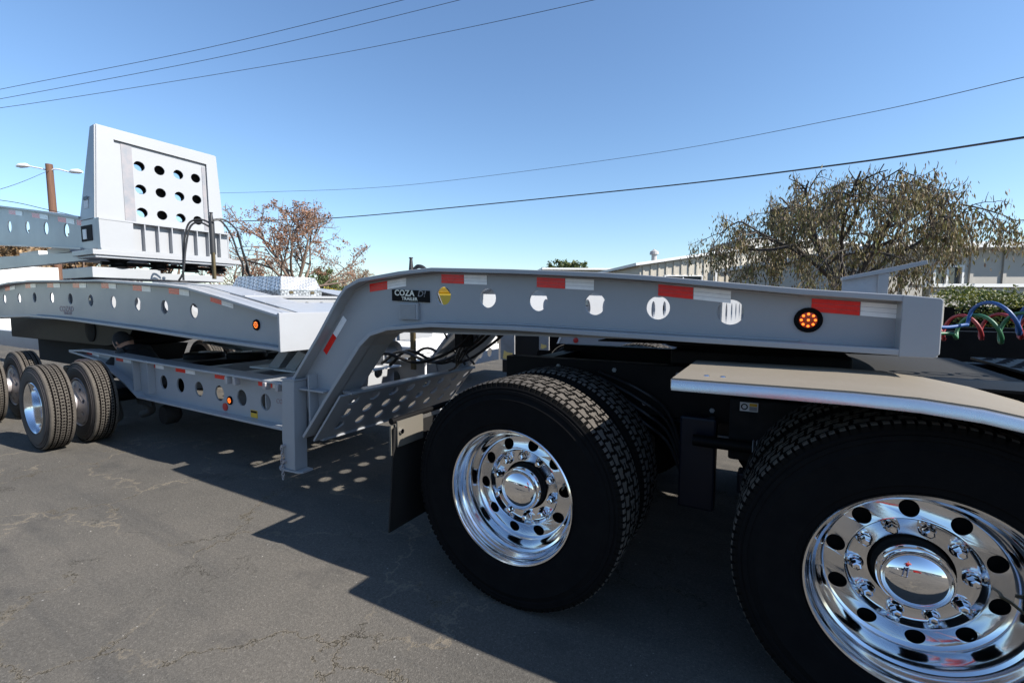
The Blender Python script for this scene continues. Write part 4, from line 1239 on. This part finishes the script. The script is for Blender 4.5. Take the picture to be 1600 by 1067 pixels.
for zz in (0.969, 0.905):
    r = MB(); r.lathe([(0.030, 0.0), (0.030, -0.01), (0.0005, -0.014)], 20, c=(-1.968, 4.949, zz)); part('marker_lamp', r, 'red_lens', tr6, smooth=40)

# yellow machine parked far behind
ym = thing('excavator', 'yellow machine body parked far behind the trailers', 'machine', (-9.5, 13, 0))
part('body', MB().prism_xz([(-13, 0.6), (-9.0, 0.6), (-8.6, 1.3), (-9.2, 1.65), (-12.6, 1.7)], 14.0, 16.0), 'yellow_machine', ym, bevel=0.05)
part('engine_cover', MB().box(-12.2, -10.6, 14.3, 15.8, 1.70, 1.95), 'yellow_machine', ym, bevel=0.05)
part('track', MB().box(-13.2, -8.8, 13.9, 14.4, 0.0, 0.62), 'black_paint', ym, bevel=0.1)
part('track', MB().box(-13.2, -8.8, 15.6, 16.1, 0.0, 0.62), 'black_paint', ym, bevel=0.1)

# ================================================================== buildings
def shed(name, label, x0, x1, y0, y1, h, ridge, matw, wins=(), ribs=0.45, door=None, gable_x=None):
    t = thing(name, label, 'building', ((x0 + x1) / 2, y0, 0))
    w = MB()
    gx = gable_x if gable_x is not None else (x0 + x1) / 2
    rings = [(x0, 0), (x1, 0), (x1, h), (gx, ridge), (x0, h)]
    holes = [[(a, b), (c, b), (c, d), (a, d)] for a, c, b, d in wins]
    plate(rings, holes, 0.15, lambda u, v, ww: (u, y0 + ww, v), w)
    w.box(x0, x0 + 0.15, y0 + 0.08, y1, 0, h - 0.02); w.box(x1 - 0.15, x1, y0 + 0.08, y1, 0, h - 0.02)
    part('wall', w, matw, t)
    r = MB()
    x = x0 + ribs / 2
    while x < x1:
        zt = h + (ridge - h) * ((x - x0) / (gx - x0) if x < gx else (x1 - x) / (x1 - gx)) if ridge != h else h
        if not any(a - 0.1 < x < c + 0.1 for a, c, b, d in wins):
            r.box(x - 0.05, x + 0.05, y0 - 0.125, y0 - 0.076, 0, zt - 0.05)
        else:
            for a, c, b, d in wins:
                if a - 0.1 < x < c + 0.1:
                    r.box(x - 0.05, x + 0.05, y0 - 0.125, y0 - 0.076, 0, b - 0.08); r.box(x - 0.05, x + 0.05, y0 - 0.125, y0 - 0.076, d + 0.08, zt - 0.05)
        x += ribs
    ro = part('wall_rib', r, matw, t); ro['kind'] = 'stuff'
    f = MB()
    f.strip([(x0 - 0.3, h - 0.02), (gx, ridge + 0.06), (x1 + 0.3, h - 0.02)], y0 - 0.35, y1 + 0.3, 0.14) if ridge != h else f.box(x0 - 0.3, x1 + 0.3, y0 - 0.5, y1 + 0.3, h, h + 0.16)
    part('roof', f, 'trim_white', t)
    for a, c, b, d in wins:
        fr = MB(); k = 0.06
        fr.box(a - k, c + k, y0 - 0.14, y0 - 0.02, d, d + k); fr.box(a - k, c + k, y0 - 0.14, y0 - 0.02, b - k, b)
        fr.box(a - k, a, y0 - 0.14, y0 - 0.02, b, d); fr.box(c, c + k, y0 - 0.14, y0 - 0.02, b, d); fr.box((a + c) / 2 - 0.03, (a + c) / 2 + 0.03, y0 - 0.1, y0 - 0.03, b, d)
        wo = part('window', fr, 'trim_white', t)
        part('pane', MB().box(a, c, y0 - 0.02, y0 - 0.005, b, d), 'glass_dark', wo)
    return t
p = ray(1245, 470, 30)
bx, by = p.x, p.y
b1 = shed('metal_building', 'beige ribbed metal building with low gable behind the weeping tree', bx - 9, bx + 9, by, by + 12, 3.30, 4.75, 'wall_beige',
          wins=[(bx - 7.6, bx - 5.6, 2.0, 2.75), (bx - 2.3, bx + 0.1, 2.0, 2.8), (bx + 2.2, bx + 3.6, 1.2, 2.7)], ribs=0.42, gable_x=bx + 1.0)
vt = MB(); vt.tube([(bx - 8.0, by + 0.5, 3.6), (bx - 8.0, by + 0.5, 4.0)], 0.14, 12); vt.lathe([(0.24, 0.0), (0.22, 0.15), (0.0005, 0.3)], 14, c=(bx - 8.0, by + 0.5, 3.95), axis='z')
part('roof_vent', vt, 'roof_grey', b1)
part('clerestory', MB().box(bx - 2.4, bx + 3.5, by + 1.2, by + 5, 3.6, 5.0), 'wall_cream', b1, bevel=0.05)
part('downpipe', MB().box(bx - 4.9, bx - 4.8, by - 0.26, by - 0.13, 0, 3.2), 'trim_white', b1)
part('door', MB().box(bx + 4.6, bx + 5.6, by - 0.14, by - 0.08, 0, 2.1), 'roof_grey', b1)
part('wall_band', MB().box(bx - 4.5, bx + 8.9, by - 0.24, by - 0.13, 3.02, 3.18), 'trim_white', b1)
b1.rotation_euler.z = math.radians(35)
p = ray(985, 470, 44)
fb_ = shed('flat_building', 'long low building with flat white roof edge left of the gabled one', p.x - 8, p.x + 8, p.y, p.y + 10, 4.30, 4.30, 'wall_beige', ribs=1.0)
fb_.rotation_euler.z = math.radians(35)
p = ray(1600, 470, 24)
bx, by = p.x, p.y
b2 = shed('low_building', 'cream low building with long white eave behind the tree at the right edge', bx - 6, bx + 14, by, by + 10, 2.95, 2.95, 'wall_cream', wins=[(bx - 4.6, bx - 3.8, 1.9, 2.4), (bx + 3.5, bx + 4.6, 1.9, 2.4)], ribs=1.0)
part('porch_wall', MB().box(bx - 7, bx + 14, by - 2.6, by - 2.4, 0, 1.72), 'wall_cream', b2)
part('porch_roof', MB().box(bx - 7.2, bx + 14, by - 2.7, by - 2.2, 1.722, 1.80), 'trim_white', b2)
b2.rotation_euler.z = math.radians(30)
# white wall at far left
pa, pb = ray(-160, 470, 34), ray(95, 470, 34)
fw_ = thing('boundary_wall', 'long whitewashed boundary wall at the far left behind the trailers', 'wall', (pb.x, pb.y, 0))
def wall_between(a, b, h0, h1, th):
    n = Vector((-(b.y - a.y), b.x - a.x, 0)).normalized() * th
    v = [(q.x + k.x, q.y + k.y, z) for z in (h0, h1) for q, k in ((a, n * 0), (b, n * 0), (b, n), (a, n))]
    return MB().add(v, [(0, 1, 2, 3), (4, 5, 6, 7), (0, 1, 5, 4), (1, 2, 6, 5), (2, 3, 7, 6), (3, 0, 4, 7)])
part('wall_panel', wall_between(pa, pb, 0, 3.08, 0.3), 'white_paint', fw_)
part('coping', wall_between(pa, pb, 3.082, 3.16, 0.36), 'trim_white', fw_)

# street lamp on a wooden pole
lp = thing('street_lamp', 'brown wooden pole with two white lamp arms at the far left', 'street lamp', (-30.5, 8.6, 0))
LX, LY = -33.6, 9.7
lp.location = (LX, LY, 0)
part('pole', MB().tube([(LX + 0.12, LY, 0), (LX, LY, 8.62)], [0.19, 0.15], 12), 'wood_pole', lp, smooth=40)
for s in (-1, 1):
    dx, dy = s * 0.87, s * 0.49
    pts = [(LX, LY, 8.25), (LX + dx * 0.35, LY + dy * 0.35, 8.38), (LX + dx * 1.05, LY + dy * 1.05, 8.52 if s < 0 else 8.22)]
    ar = part('lamp_arm', MB().tube(curve_pts(pts, 4), 0.035, 8), 'lamp_white', lp, smooth=40)
    q = Vector(pts[-1])
    hd = MB(); hd.tube([q, q + Vector((dx * 0.15, dy * 0.15, 0.04)), q + Vector((dx * 0.50, dy * 0.50, 0.03)), q + Vector((dx * 0.70, dy * 0.70, 0.0))], [0.04, 0.11, 0.12, 0.04], 12)
    part('lamp_head', hd, 'lamp_white', ar, smooth=50)

# overhead wires
def wire(label, pts, r):
    o = part('overhead_wire', MB().tube(curve_pts(pts, 10), r, 6), 'wire', None, smooth=60)
    tag(o, label, 'wire', 'overhead power lines')
WIRES = [
    ('uppermost of the three thin wires crossing the upper left sky', [(-200, 182, 46), (0, 140, 40), (320, 76, 30), (632, 0, 24), (800, -44, 21)], 0.013),
    ('middle one of the three thin wires crossing the upper left sky', [(-200, 190, 46), (0, 155, 40), (360, 86, 30), (720, 0, 24), (900, -50, 21)], 0.013),
    ('lowest of the three thin wires crossing the upper left sky', [(-200, 186, 46), (0, 169, 40), (450, 98, 30), (700, 50, 26), (930, 0, 22), (1150, -52, 19)], 0.013),
    ('thin high wire rising from behind the bulkhead to the right edge', [(200, 303, 44), (420, 300, 40), (640, 289, 36), (1000, 243, 30), (1330, 182, 24), (1600, 121, 20), (1760, 82, 18)], 0.012),
    ('thick black cable rising above the weeping tree to the right edge', [(200, 349, 44), (400, 345, 40), (560, 338, 36), (1000, 295, 27), (1300, 259, 22), (1600, 215, 18), (1780, 184, 16)], 0.032),
]
for lab, pts, r in WIRES:
    wire(lab, [ray(*p) for p in pts], r)
wire('short faint wire reaching the wooden lamp pole from the left edge', [ray(-150, 330, 30), ray(0, 296, 28), (LX, LY, 8.3)], 0.010)
wire('thin wire sagging low from the left edge behind the upper trailer beam', [ray(-150, 300, 34), ray(0, 313, 30), ray(75, 328, 27), ray(150, 345, 26)], 0.014)

# ================================================================== vegetation
def leaf_quad(mb, p, d, n, L, W):
    """a small bent leaf: two quads along d"""
    s = d.cross(n)
    if s.length < 1e-4: s = d.orthogonal()
    s = s.normalized() * (W / 2)
    m = p + d * (L * 0.5) + n * (L * 0.06)
    mb.add([p, m + s, p + d * L, m - s], [(0, 1, 2, 3)])

def rnd_dir():
    while True:
        v = Vector((random.uniform(-1, 1), random.uniform(-1, 1), random.uniform(-1, 1)))
        if 0.1 < v.length < 1: return v.normalized()

def tree(label, loc, trunk_h, spread, height, leafm, barkm, nleaf, leaf, lv=4, weep=0.0, seed=1, lean=(0, 0), group=None, dens=1.0, twigs=True, name='tree', r0=None, upward=0.35, cat='tree', flat=1.0, nb=6, clump=0.35):
    random.seed(seed)
    t = thing(name, label, cat, loc, group)
    L0 = Vector(loc)
    tips = []
    wood = MB(); trunk = MB()
    r0 = r0 or height * 0.035
    top = L0 + Vector((lean[0], lean[1], trunk_h))
    pts = [L0, L0 + Vector((lean[0] * 0.2, lean[1] * 0.2, trunk_h * 0.4)), top]
    trunk.tube(curve_pts(pts, 4), [r0 * 1.25 - r0 * 0.45 * i / 8 for i in range(9)], 10)
    crown_h = height - trunk_h
    zc = trunk_h + crown_h * 0.30
    def inside(c):
        a = (c - L0)
        hz_ = crown_h * 0.72 if a.z > zc else crown_h * (0.45 + weep * 0.5)
        w_ = 1 + 0.13 * math.sin(math.atan2(a.y, a.x) * 3 + seed) + 0.08 * math.sin(a.z * 3 + seed)
        return (a.x ** 2 + a.y ** 2) / (spread * w_) ** 2 + ((a.z - zc) / (hz_ * w_)) ** 2 < 1
    def grow(p, d, L, r, lev):
        n = 4
        if not inside(p): return
        q = [p]; c = p; dd = d
        for i in range(n):
            j = rnd_dir() * 0.22
            g_ = Vector((0, 0, (upward * 0.25 if lev < 2 else -weep * 0.35) * 1.0))
            dd = (dd + j + g_).normalized()
            c = c + dd * (L / n)
            if i and not inside(c) and random.random() < 0.96: break
            q.append(c)
            if lev >= 2: tips.append((c.copy(), dd.copy(), lev))
        wood.tube(q, [r * (1 - 0.55 * i / n) for i in range(len(q))], 5 if lev > 1 else 7, cap=False)
        if lev < lv:
            k = 3 if lev < 2 else (3 if lev == 2 else 2)
            for i in range(k):
                f = 0.45 + 0.55 * (i + 1) / k
                idx = min(len(q) - 1, int(f * n))
                s = (dd + rnd_dir() * 0.95 + Vector((0, 0, 0.12 if weep == 0 else 0.0))).normalized()
                s.z *= flat
                s.normalize()
                grow(q[idx], s, L * random.uniform(0.58, 0.82), r * 0.55, lev + 1)
    for i in range(nb):
        a = 2 * PI * (i + random.random() * 0.6) / nb
        el = random.uniform(0.35, 1.0)
        d = Vector((math.cos(a) * math.cos(el), math.sin(a) * math.cos(el), math.sin(el)))
        Lb = (spread * 0.55) * math.cos(el) + crown_h * 0.42 * math.sin(el)
        grow(top - Vector((0, 0, random.random() * trunk_h * 0.12)), d, Lb, r0 * 0.55, 0)
    if twigs:
        for p, d, lev in tips:
            if random.random() < 0.5:
                e = p + (Vector((d.x * 0.3, d.y * 0.3, 1)) + rnd_dir() * 0.35).normalized() * random.uniform(0.3, 0.8) * height * 0.07
                wood.tube([p, (p + e) / 2 + rnd_dir() * 0.03, e], [0.010, 0.007, 0.004], 3, cap=False)
    part('trunk', trunk, barkm, t, smooth=60, fix=False)
    w = part('branches', wood, barkm, t, smooth=60, fix=False)
    lf = MB()
    clumps = random.sample(tips, max(1, int(len(tips) * clump)))
    for i in range(nleaf):
        p, d, lev = random.choice(clumps if random.random() < 0.8 else tips)
        if dens < 1 and (math.sin(p.x * 1.7 + seed) + math.sin(p.y * 2.1) + math.sin(p.z * 2.6 + 1)) < -1.2 + 0.6 * (1 - dens) * 4: continue
        p = p + rnd_dir() * random.uniform(0, 0.30)
        if weep > 0:
            p.z -= random.uniform(0, weep) * random.random()
            dr = (Vector((0, 0, -1)) + rnd_dir() * 0.45).normalized()
        else:
            dr = rnd_dir()
        s = random.uniform(0.6, 1.25)
        leaf_quad(lf, p, dr, rnd_dir(), leaf[0] * s, leaf[1] * s)
    c = part('crown', lf, leafm, t, fix=False)
    return t

# the big weeping tree on the right, behind the hedge
pt = ray(1322, 470, 14.5)
wt = tree('weeping tree with drooping olive brown leaves rising above the front of the neck', (pt.x, pt.y, 0), 1.7, 3.9, 4.6, 'leaf_olive', 'bark', 23000, (0.125, 0.038), lv=4, weep=0.45, seed=17, lean=(-0.1, 0.0), r0=0.14, upward=0.2, flat=0.8, nb=9)
wt.rotation_euler.z = math.radians(105)
wt.scale = (0.90, 0.90, 0.97)
pt = ray(466, 470, 30)
tree('rust leaved fruit tree behind the diamond plate tool box', (pt.x, pt.y, 0), 2.2, 4.3, 6.8, 'leaf_rust', 'bark_light', 9000, (0.13, 0.075), lv=4, seed=8, r0=0.19, nb=8, dens=0.9, upward=0.3)
pt = ray(560, 470, 75)
tree('bare pinkish tree far off right of the rust leaved tree', (pt.x, pt.y, 0), 1.5, 3.6, 6.6, 'leaf_tan', 'bark_light', 1800, (0.2, 0.12), lv=4, seed=9, upward=0.6, r0=0.25)
pt = ray(520, 470, 60)
tree('small bare tree far off just right of the tool box', (pt.x, pt.y, 0), 1.2, 3.0, 5.0, 'leaf_tan', 'bark_light', 1500, (0.2, 0.12), lv=4, seed=12, upward=0.6, r0=0.22)
pt = ray(500, 470, 42)
tree('dark green conifer low behind the tool box corner', (pt.x, pt.y, 0), 0.8, 2.2, 3.9, 'leaf_green', 'bark', 5000, (0.22, 0.12), lv=3, seed=3)
pt = ray(882, 470, 62)
tree('dark green tree top poking above the neck beam in the middle', (pt.x, pt.y, 0), 2.2, 4.0, 6.7, 'leaf_green', 'bark', 7000, (0.34, 0.22), lv=3, seed=14)
for i, (px, dd, hh, lab) in enumerate(((98, 46, 6.6, 'tan leaved bush tree at the end of the white wall'), (60, 50, 6.2, 'tan leaved tree behind the white wall, beside the wall end'), (10, 52, 6.2, 'tan leaved tree behind the white wall at the left edge'))):
    pt = ray(px, 470, dd)
    tree(lab, (pt.x, pt.y, 0), 1.4, 4.0, hh, 'leaf_tan', 'bark_light', 5000, (0.3, 0.2), lv=3, seed=30 + i)
pt = ray(380, 470, 50)
tree('tan brushy tree behind the hose upright', (pt.x, pt.y, 0), 1.5, 4.4, 6.0, 'leaf_rust', 'bark_light', 2500, (0.2, 0.12), lv=4, seed=44)
pt = ray(230, 470, 60)
tree('orange leaved tree behind the turntable under the bulkhead', (pt.x, pt.y, 0), 1.4, 7.0, 8.2, 'leaf_rust', 'bark_light', 6000, (0.35, 0.25), lv=3, seed=47)
pt = ray(512, 470, 33)
yb = thing('shrub', 'bright yellow leaved shrub at the right end of the tool box', 'shrub', (pt.x, pt.y, 0))
random.seed(4)
lf = MB()
for i in range(3500):
    d = rnd_dir()
    p = Vector(yb.location) + Vector((d.x * 1.5, d.y * 1.2, 1.15 + d.z * 1.0)) * 1.0
    leaf_quad(lf, p + rnd_dir() * 0.15, rnd_dir(), rnd_dir(), 0.2, 0.12)
part('foliage', lf, 'leaf_yellow', yb, fix=False)
stm = MB()
for k in range(6):
    stm.tube([Vector(yb.location), Vector(yb.location) + Vector((math.cos(k) * 0.7, math.sin(k) * 0.7, 1.8))], [0.04, 0.015], 5)
part('stem', stm, 'bark', yb)

# hedge at the right, lit on top
random.seed(11)
hx0, hx1, hy0, hy1, hz = 2.35, 16.0, 9.2, 10.6, 1.42
hd = thing('hedge', 'clipped dark green hedge with yellow sunlit top at the right edge', 'hedge', (8, 11.7, 0))
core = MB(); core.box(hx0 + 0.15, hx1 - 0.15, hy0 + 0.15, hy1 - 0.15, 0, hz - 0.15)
part('dark_core', core, 'tread_groove', hd)  # solid near-black box, shade inside the hedge put into its colour
lf = MB()
def hbump(x, y): return 0.06 * math.sin(x * 3.1) + 0.05 * math.sin(x * 7.3 + y * 4) + 0.04 * math.sin(x * 15 + 1)
for i in range(42000):
    x = random.uniform(hx0, hx1) if random.random() < 0.5 else random.uniform(hx0, 8.5)
    k = random.random()
    if k < 0.55:
        z = random.uniform(0.0, hz); y = hy0 + random.uniform(-0.05, 0.16) + hbump(x, z)
        n = Vector((0, -1, 0.4))
    else:
        y = random.uniform(hy0, hy1); z = hz + random.uniform(-0.14, 0.05) + hbump(x, y)
        n = Vector((0, -0.2, 1))
    if random.random() < 0.02: z += random.uniform(0, 0.12)
    dd = (rnd_dir() + n * 0.3).normalized()
    leaf_quad(lf, Vector((x, y, z)), dd, (n + rnd_dir() * 0.8).normalized(), random.uniform(0.035, 0.065), random.uniform(0.02, 0.035))
part('foliage', lf, 'leaf_hedge', hd, fix=False)

# ================================================================== people
def skin_body(name, joints, edges, mat, parent, sub=2, root=0):
    me = bpy.data.meshes.new(name)
    org = wloc(parent)
    me.from_pydata([tuple(Vector(j[:3]) - org) for j in joints], edges, [])
    me.materials.append(M[mat])
    o = bpy.data.objects.new(name, me); COL.objects.link(o); o.parent = parent
    md = o.modifiers.new('skin', 'SKIN')
    md.use_smooth_shade = True
    sv = me.skin_vertices[0].data if me.skin_vertices else None
    if sv is None:
        bm = bmesh.new(); bm.from_mesh(me); bm.verts.layers.skin.verify(); bm.to_mesh(me); bm.free()
        sv = me.skin_vertices[0].data
    for i, j in enumerate(joints):
        rr = j[3]
        sv[i].radius = (rr, rr if len(j) < 5 else j[4])
        sv[i].use_root = (i == root)
    s = o.modifiers.new('sub', 'SUBSURF'); s.levels = sub; s.render_levels = sub
    return o

def head(parent, c, r, face, mat='skin', hair='cloth_black'):
    c = Vector(c); f = Vector(face).normalized()
    up = Vector((0, 0, 1)); side = f.cross(up).normalized(); up = side.cross(f)
    mb = MB()
    n = 14; v = []
    for i in range(n + 1):
        th = PI * i / n
        for k in range(20):
            a = 2 * PI * k / 20
            q = Vector((math.sin(th) * math.cos(a), math.sin(th) * math.sin(a), math.cos(th)))
            w = 0.78 - 0.14 * max(0, -q.z)
            x = q.x * r * (0.98 if q.x > 0 else 1.0)
            bump = 0
            if q.x > 0.85 and -0.35 < q.z < 0.1: bump = 0.16 * r * max(0, 1 - abs(q.y) * 5)
            v.append(c + f * (x + bump) + side * (q.y * r * w) + up * (q.z * r * 1.25))
    fs = []
    for i in range(n):
        for k in range(20): fs.append((i * 20 + k, i * 20 + (k + 1) % 20, (i + 1) * 20 + (k + 1) % 20, (i + 1) * 20 + k))
    mb.add(v, fs)
    for s in (-1, 1):
        e = c + side * (s * r * 0.76)
        mb.tube([e - up * r * 0.2, e + side * s * r * 0.12, e + up * r * 0.15], r * 0.10, 6)
    hd_ = part('head', mb, mat, parent, smooth=True)
    ey = MB()
    for s in (-1, 1):
        q = c + f * (r * 0.90) + side * (s * r * 0.32) + up * r * 0.08
        ey.lathe([(r * 0.10, 0), (r * 0.05, r * 0.03)], 8, c=tuple(q))
    part('eye', ey, 'cloth_black', hd_)
    hr = MB(); v = []
    for i in range(8):
        th = PI * 0.55 * i / 7
        for k in range(20):
            a = 2 * PI * k / 20
            q = Vector((math.sin(th) * math.cos(a), math.sin(th) * math.sin(a), math.cos(th)))
            if q.x > 0.45: q = Vector((0.45 + (q.x - 0.45) * 0.3, q.y, q.z)) if q.z < 0.6 else q
            v.append(c + f * (q.x * r * 1.06) + side * (q.y * r * 0.85) + up * (q.z * r * 1.32))
    hr.add(v, [(i * 20 + k, i * 20 + (k + 1) % 20, (i + 1) * 20 + (k + 1) % 20, (i + 1) * 20 + k) for i in range(7) for k in range(20)])
    part('hair', hr, hair, hd_, smooth=True)

def hand(joints, edges, w, d, spread):
    """adds a palm and five fingers to a skeleton, starting at wrist vertex w"""
    d = Vector(d).normalized(); s = Vector(spread).normalized()
    base = Vector(joints[w][:3])
    pi_ = len(joints)
    joints.append((*(base + d * 0.05), 0.028)); edges.append((w, pi_))
    for k, (off, L) in enumerate(((-0.027, 0.075), (-0.009, 0.088), (0.009, 0.082), (0.027, 0.065))):
        a = base + d * 0.09 + s * off; nrm = d.cross(s)
        b = a + d * L * 0.5 + nrm * 0.01; c = a + d * L * 0.85 + nrm * 0.035
        i = len(joints)
        joints += [(*a, 0.0095), (*b, 0.009), (*c, 0.008)]
        edges += [(pi_, i), (i, i + 1), (i + 1, i + 2)]
    a = base + d * 0.035 - s * 0.035; b = base + d * 0.075 - s * 0.06
    i = len(joints)
    joints += [(*a, 0.012), (*b, 0.010)]
    edges += [(pi_, i), (i, i + 1)]

# worker crouching behind the trailers
pc = ray(192, 523, 6.6)
cx, cy = pc.x, pc.y
w1 = thing('person', 'person in black clothes crouching between the trailers under the second neck', 'person', (cx, cy, 0))
Rg = Vector((math.cos(math.radians(29.6)), math.sin(math.radians(29.6)), 0))   # direction across the view
Fw = Vector((-Rg.y, Rg.x, 0))
def at(a, b, z): return tuple(Vector((cx, cy, 0)) + Rg * a + Fw * b + Vector((0, 0, z)))
J = [(*at(0.32, 0, 0.42), 0.15), (*at(0.27, 0, 0.62), 0.15), (*at(0.14, 0, 0.78), 0.16), (*at(0.06, 0, 0.84), 0.07),
     (*at(0.13, -0.17, 0.80), 0.065), (*at(-0.05, -0.22, 0.60), 0.05), (*at(0.13, 0.17, 0.80), 0.065), (*at(-0.05, 0.22, 0.60), 0.05)]
E_ = [(0, 1), (1, 2), (2, 3), (2, 4), (4, 5), (2, 6), (6, 7)]
skin_body('shirt', J, E_, 'cloth_black', w1)
J = [(*at(0.33, 0, 0.40), 0.15), (*at(0.28, -0.10, 0.38), 0.10), (*at(-0.08, -0.17, 0.46), 0.075), (*at(0.05, -0.17, 0.10), 0.05), (*at(-0.12, -0.17, 0.05), 0.045),
     (*at(0.28, 0.10, 0.38), 0.10), (*at(-0.05, 0.17, 0.40), 0.075), (*at(0.15, 0.17, 0.10), 0.05), (*at(-0.02, 0.17, 0.05), 0.045)]
skin_body('trousers', J, [(0, 1), (1, 2), (2, 3), (3, 4), (0, 5), (5, 6), (6, 7), (7, 8)], 'cloth_grey', w1)
for s in (-1, 1):
    J = [(*at(-0.05, s * 0.22, 0.60), 0.042), (*at(-0.20, s * 0.14, 0.66), 0.035), (*at(-0.27, s * 0.10, 0.70), 0.028)]
    E_ = [(0, 1), (1, 2)]
    hand(J, E_, 2, Vector(at(-0.35, 0, 0.72)) - Vector(at(-0.27, 0, 0.70)), Fw)
    skin_body('forearm', J, E_, 'skin', w1, sub=1)
head(w1, at(0.0, 0, 0.90), 0.098, -Rg - Vector((0, 0, 0.5)))

# the photographer, standing behind the camera (mirrored in the hub caps)
px_, py_ = 0.03, -0.36
w2 = thing('person', 'person in red shirt and blue jeans mirrored in the chrome hub caps', 'person', (px_, py_, 0))
def q2(a, b, z): return (px_ + a, py_ + b, z)
J = [(*q2(0, 0, 0.92), 0.15), (*q2(0, 0, 1.12), 0.15), (*q2(0, 0, 1.34), 0.17), (*q2(0, 0, 1.45), 0.07),
     (*q2(-0.19, 0, 1.36), 0.065), (*q2(-0.24, 0.08, 1.12), 0.048), (*q2(0.19, 0, 1.36), 0.065), (*q2(0.24, 0.08, 1.12), 0.048)]
skin_body('shirt', J, [(0, 1), (1, 2), (2, 3), (2, 4), (4, 5), (2, 6), (6, 7)], 'cloth_red', w2)
J = [(*q2(0, 0, 0.92), 0.15)]
E_ = []
for s in (-1, 1):
    b0 = len(J)
    J += [(*q2(s * 0.10, 0, 0.82), 0.095), (*q2(s * 0.13, 0.02, 0.48), 0.07), (*q2(s * 0.14, 0, 0.10), 0.05), (*q2(s * 0.15, 0.14, 0.045), 0.045)]
    E_ += [(0, b0), (b0, b0 + 1), (b0 + 1, b0 + 2), (b0 + 2, b0 + 3)]
skin_body('trousers', J, E_, 'denim', w2)
for s in (-1, 1):
    J = [(*q2(s * 0.24, 0.08, 1.12), 0.040), (*q2(s * 0.17, 0.20, 1.22), 0.033), (*q2(s * 0.10, 0.24, 1.29), 0.027)]
    E_ = [(0, 1), (1, 2)]
    hand(J, E_, 2, (-s * 0.4, 0.2, 0.4), (0, 1, -0.5))
    skin_body('forearm', J, E_, 'skin', w2, sub=1)
head(w2, q2(0, 0.02, 1.60), 0.10, (0, 1, -0.25))

# yard behind the photographer, mirrored in the chrome
rb = thing('warehouse', 'long low warehouse across the yard behind the photographer, mirrored in the chrome', 'building', (0, -45, 0))
part('wall', MB().box(-70, 60, -52, -45, 0, 4.5), 'wall_beige', rb)
part('roof', MB().box(-70.5, 60.5, -52.5, -44.5, 4.502, 4.8), 'roof_grey', rb)
for k in range(9):
    part('door', MB().box(-55 + 12 * k, -50 + 12 * k, -44.99, -44.9, 0, 3.8), 'roof_grey', rb)
for k in range(4):
    v = thing('parked_van', ['white van parked leftmost across the yard behind the photographer', 'dark van parked second across the yard behind the photographer', 'red van parked third across the yard behind the photographer', 'grey van parked rightmost across the yard behind the photographer'][k], 'van', (-14 + 9 * k, -24, 0), 'vans across the yard')
    x = -14 + 9 * k
    part('body', MB().prism_xz([(x - 2.6, 0.35), (x - 2.6, 2.1), (x + 1.4, 2.15), (x + 2.0, 1.4), (x + 2.7, 1.15), (x + 2.7, 0.35)], -25, -23), ['white_paint', 'blue_black_paint', 'red_tape', 'holder_grey'][k], v, bevel=0.08)
    part('window', MB().prism_xz([(x + 0.4, 1.35), (x + 0.4, 1.95), (x + 1.35, 1.95), (x + 1.8, 1.4)], -22.99, -22.97), 'glass_dark', v)
    for xx in (x - 1.7, x + 1.7):
        t = MB(); t.lathe([(0.0005, 0), (0.33, 0), (0.35, 0.03), (0.35, 0.2), (0.0005, 0.2)], 20, c=(xx, -23.12, 0.35))
        part('wheel', t, 'black_rubber', v)
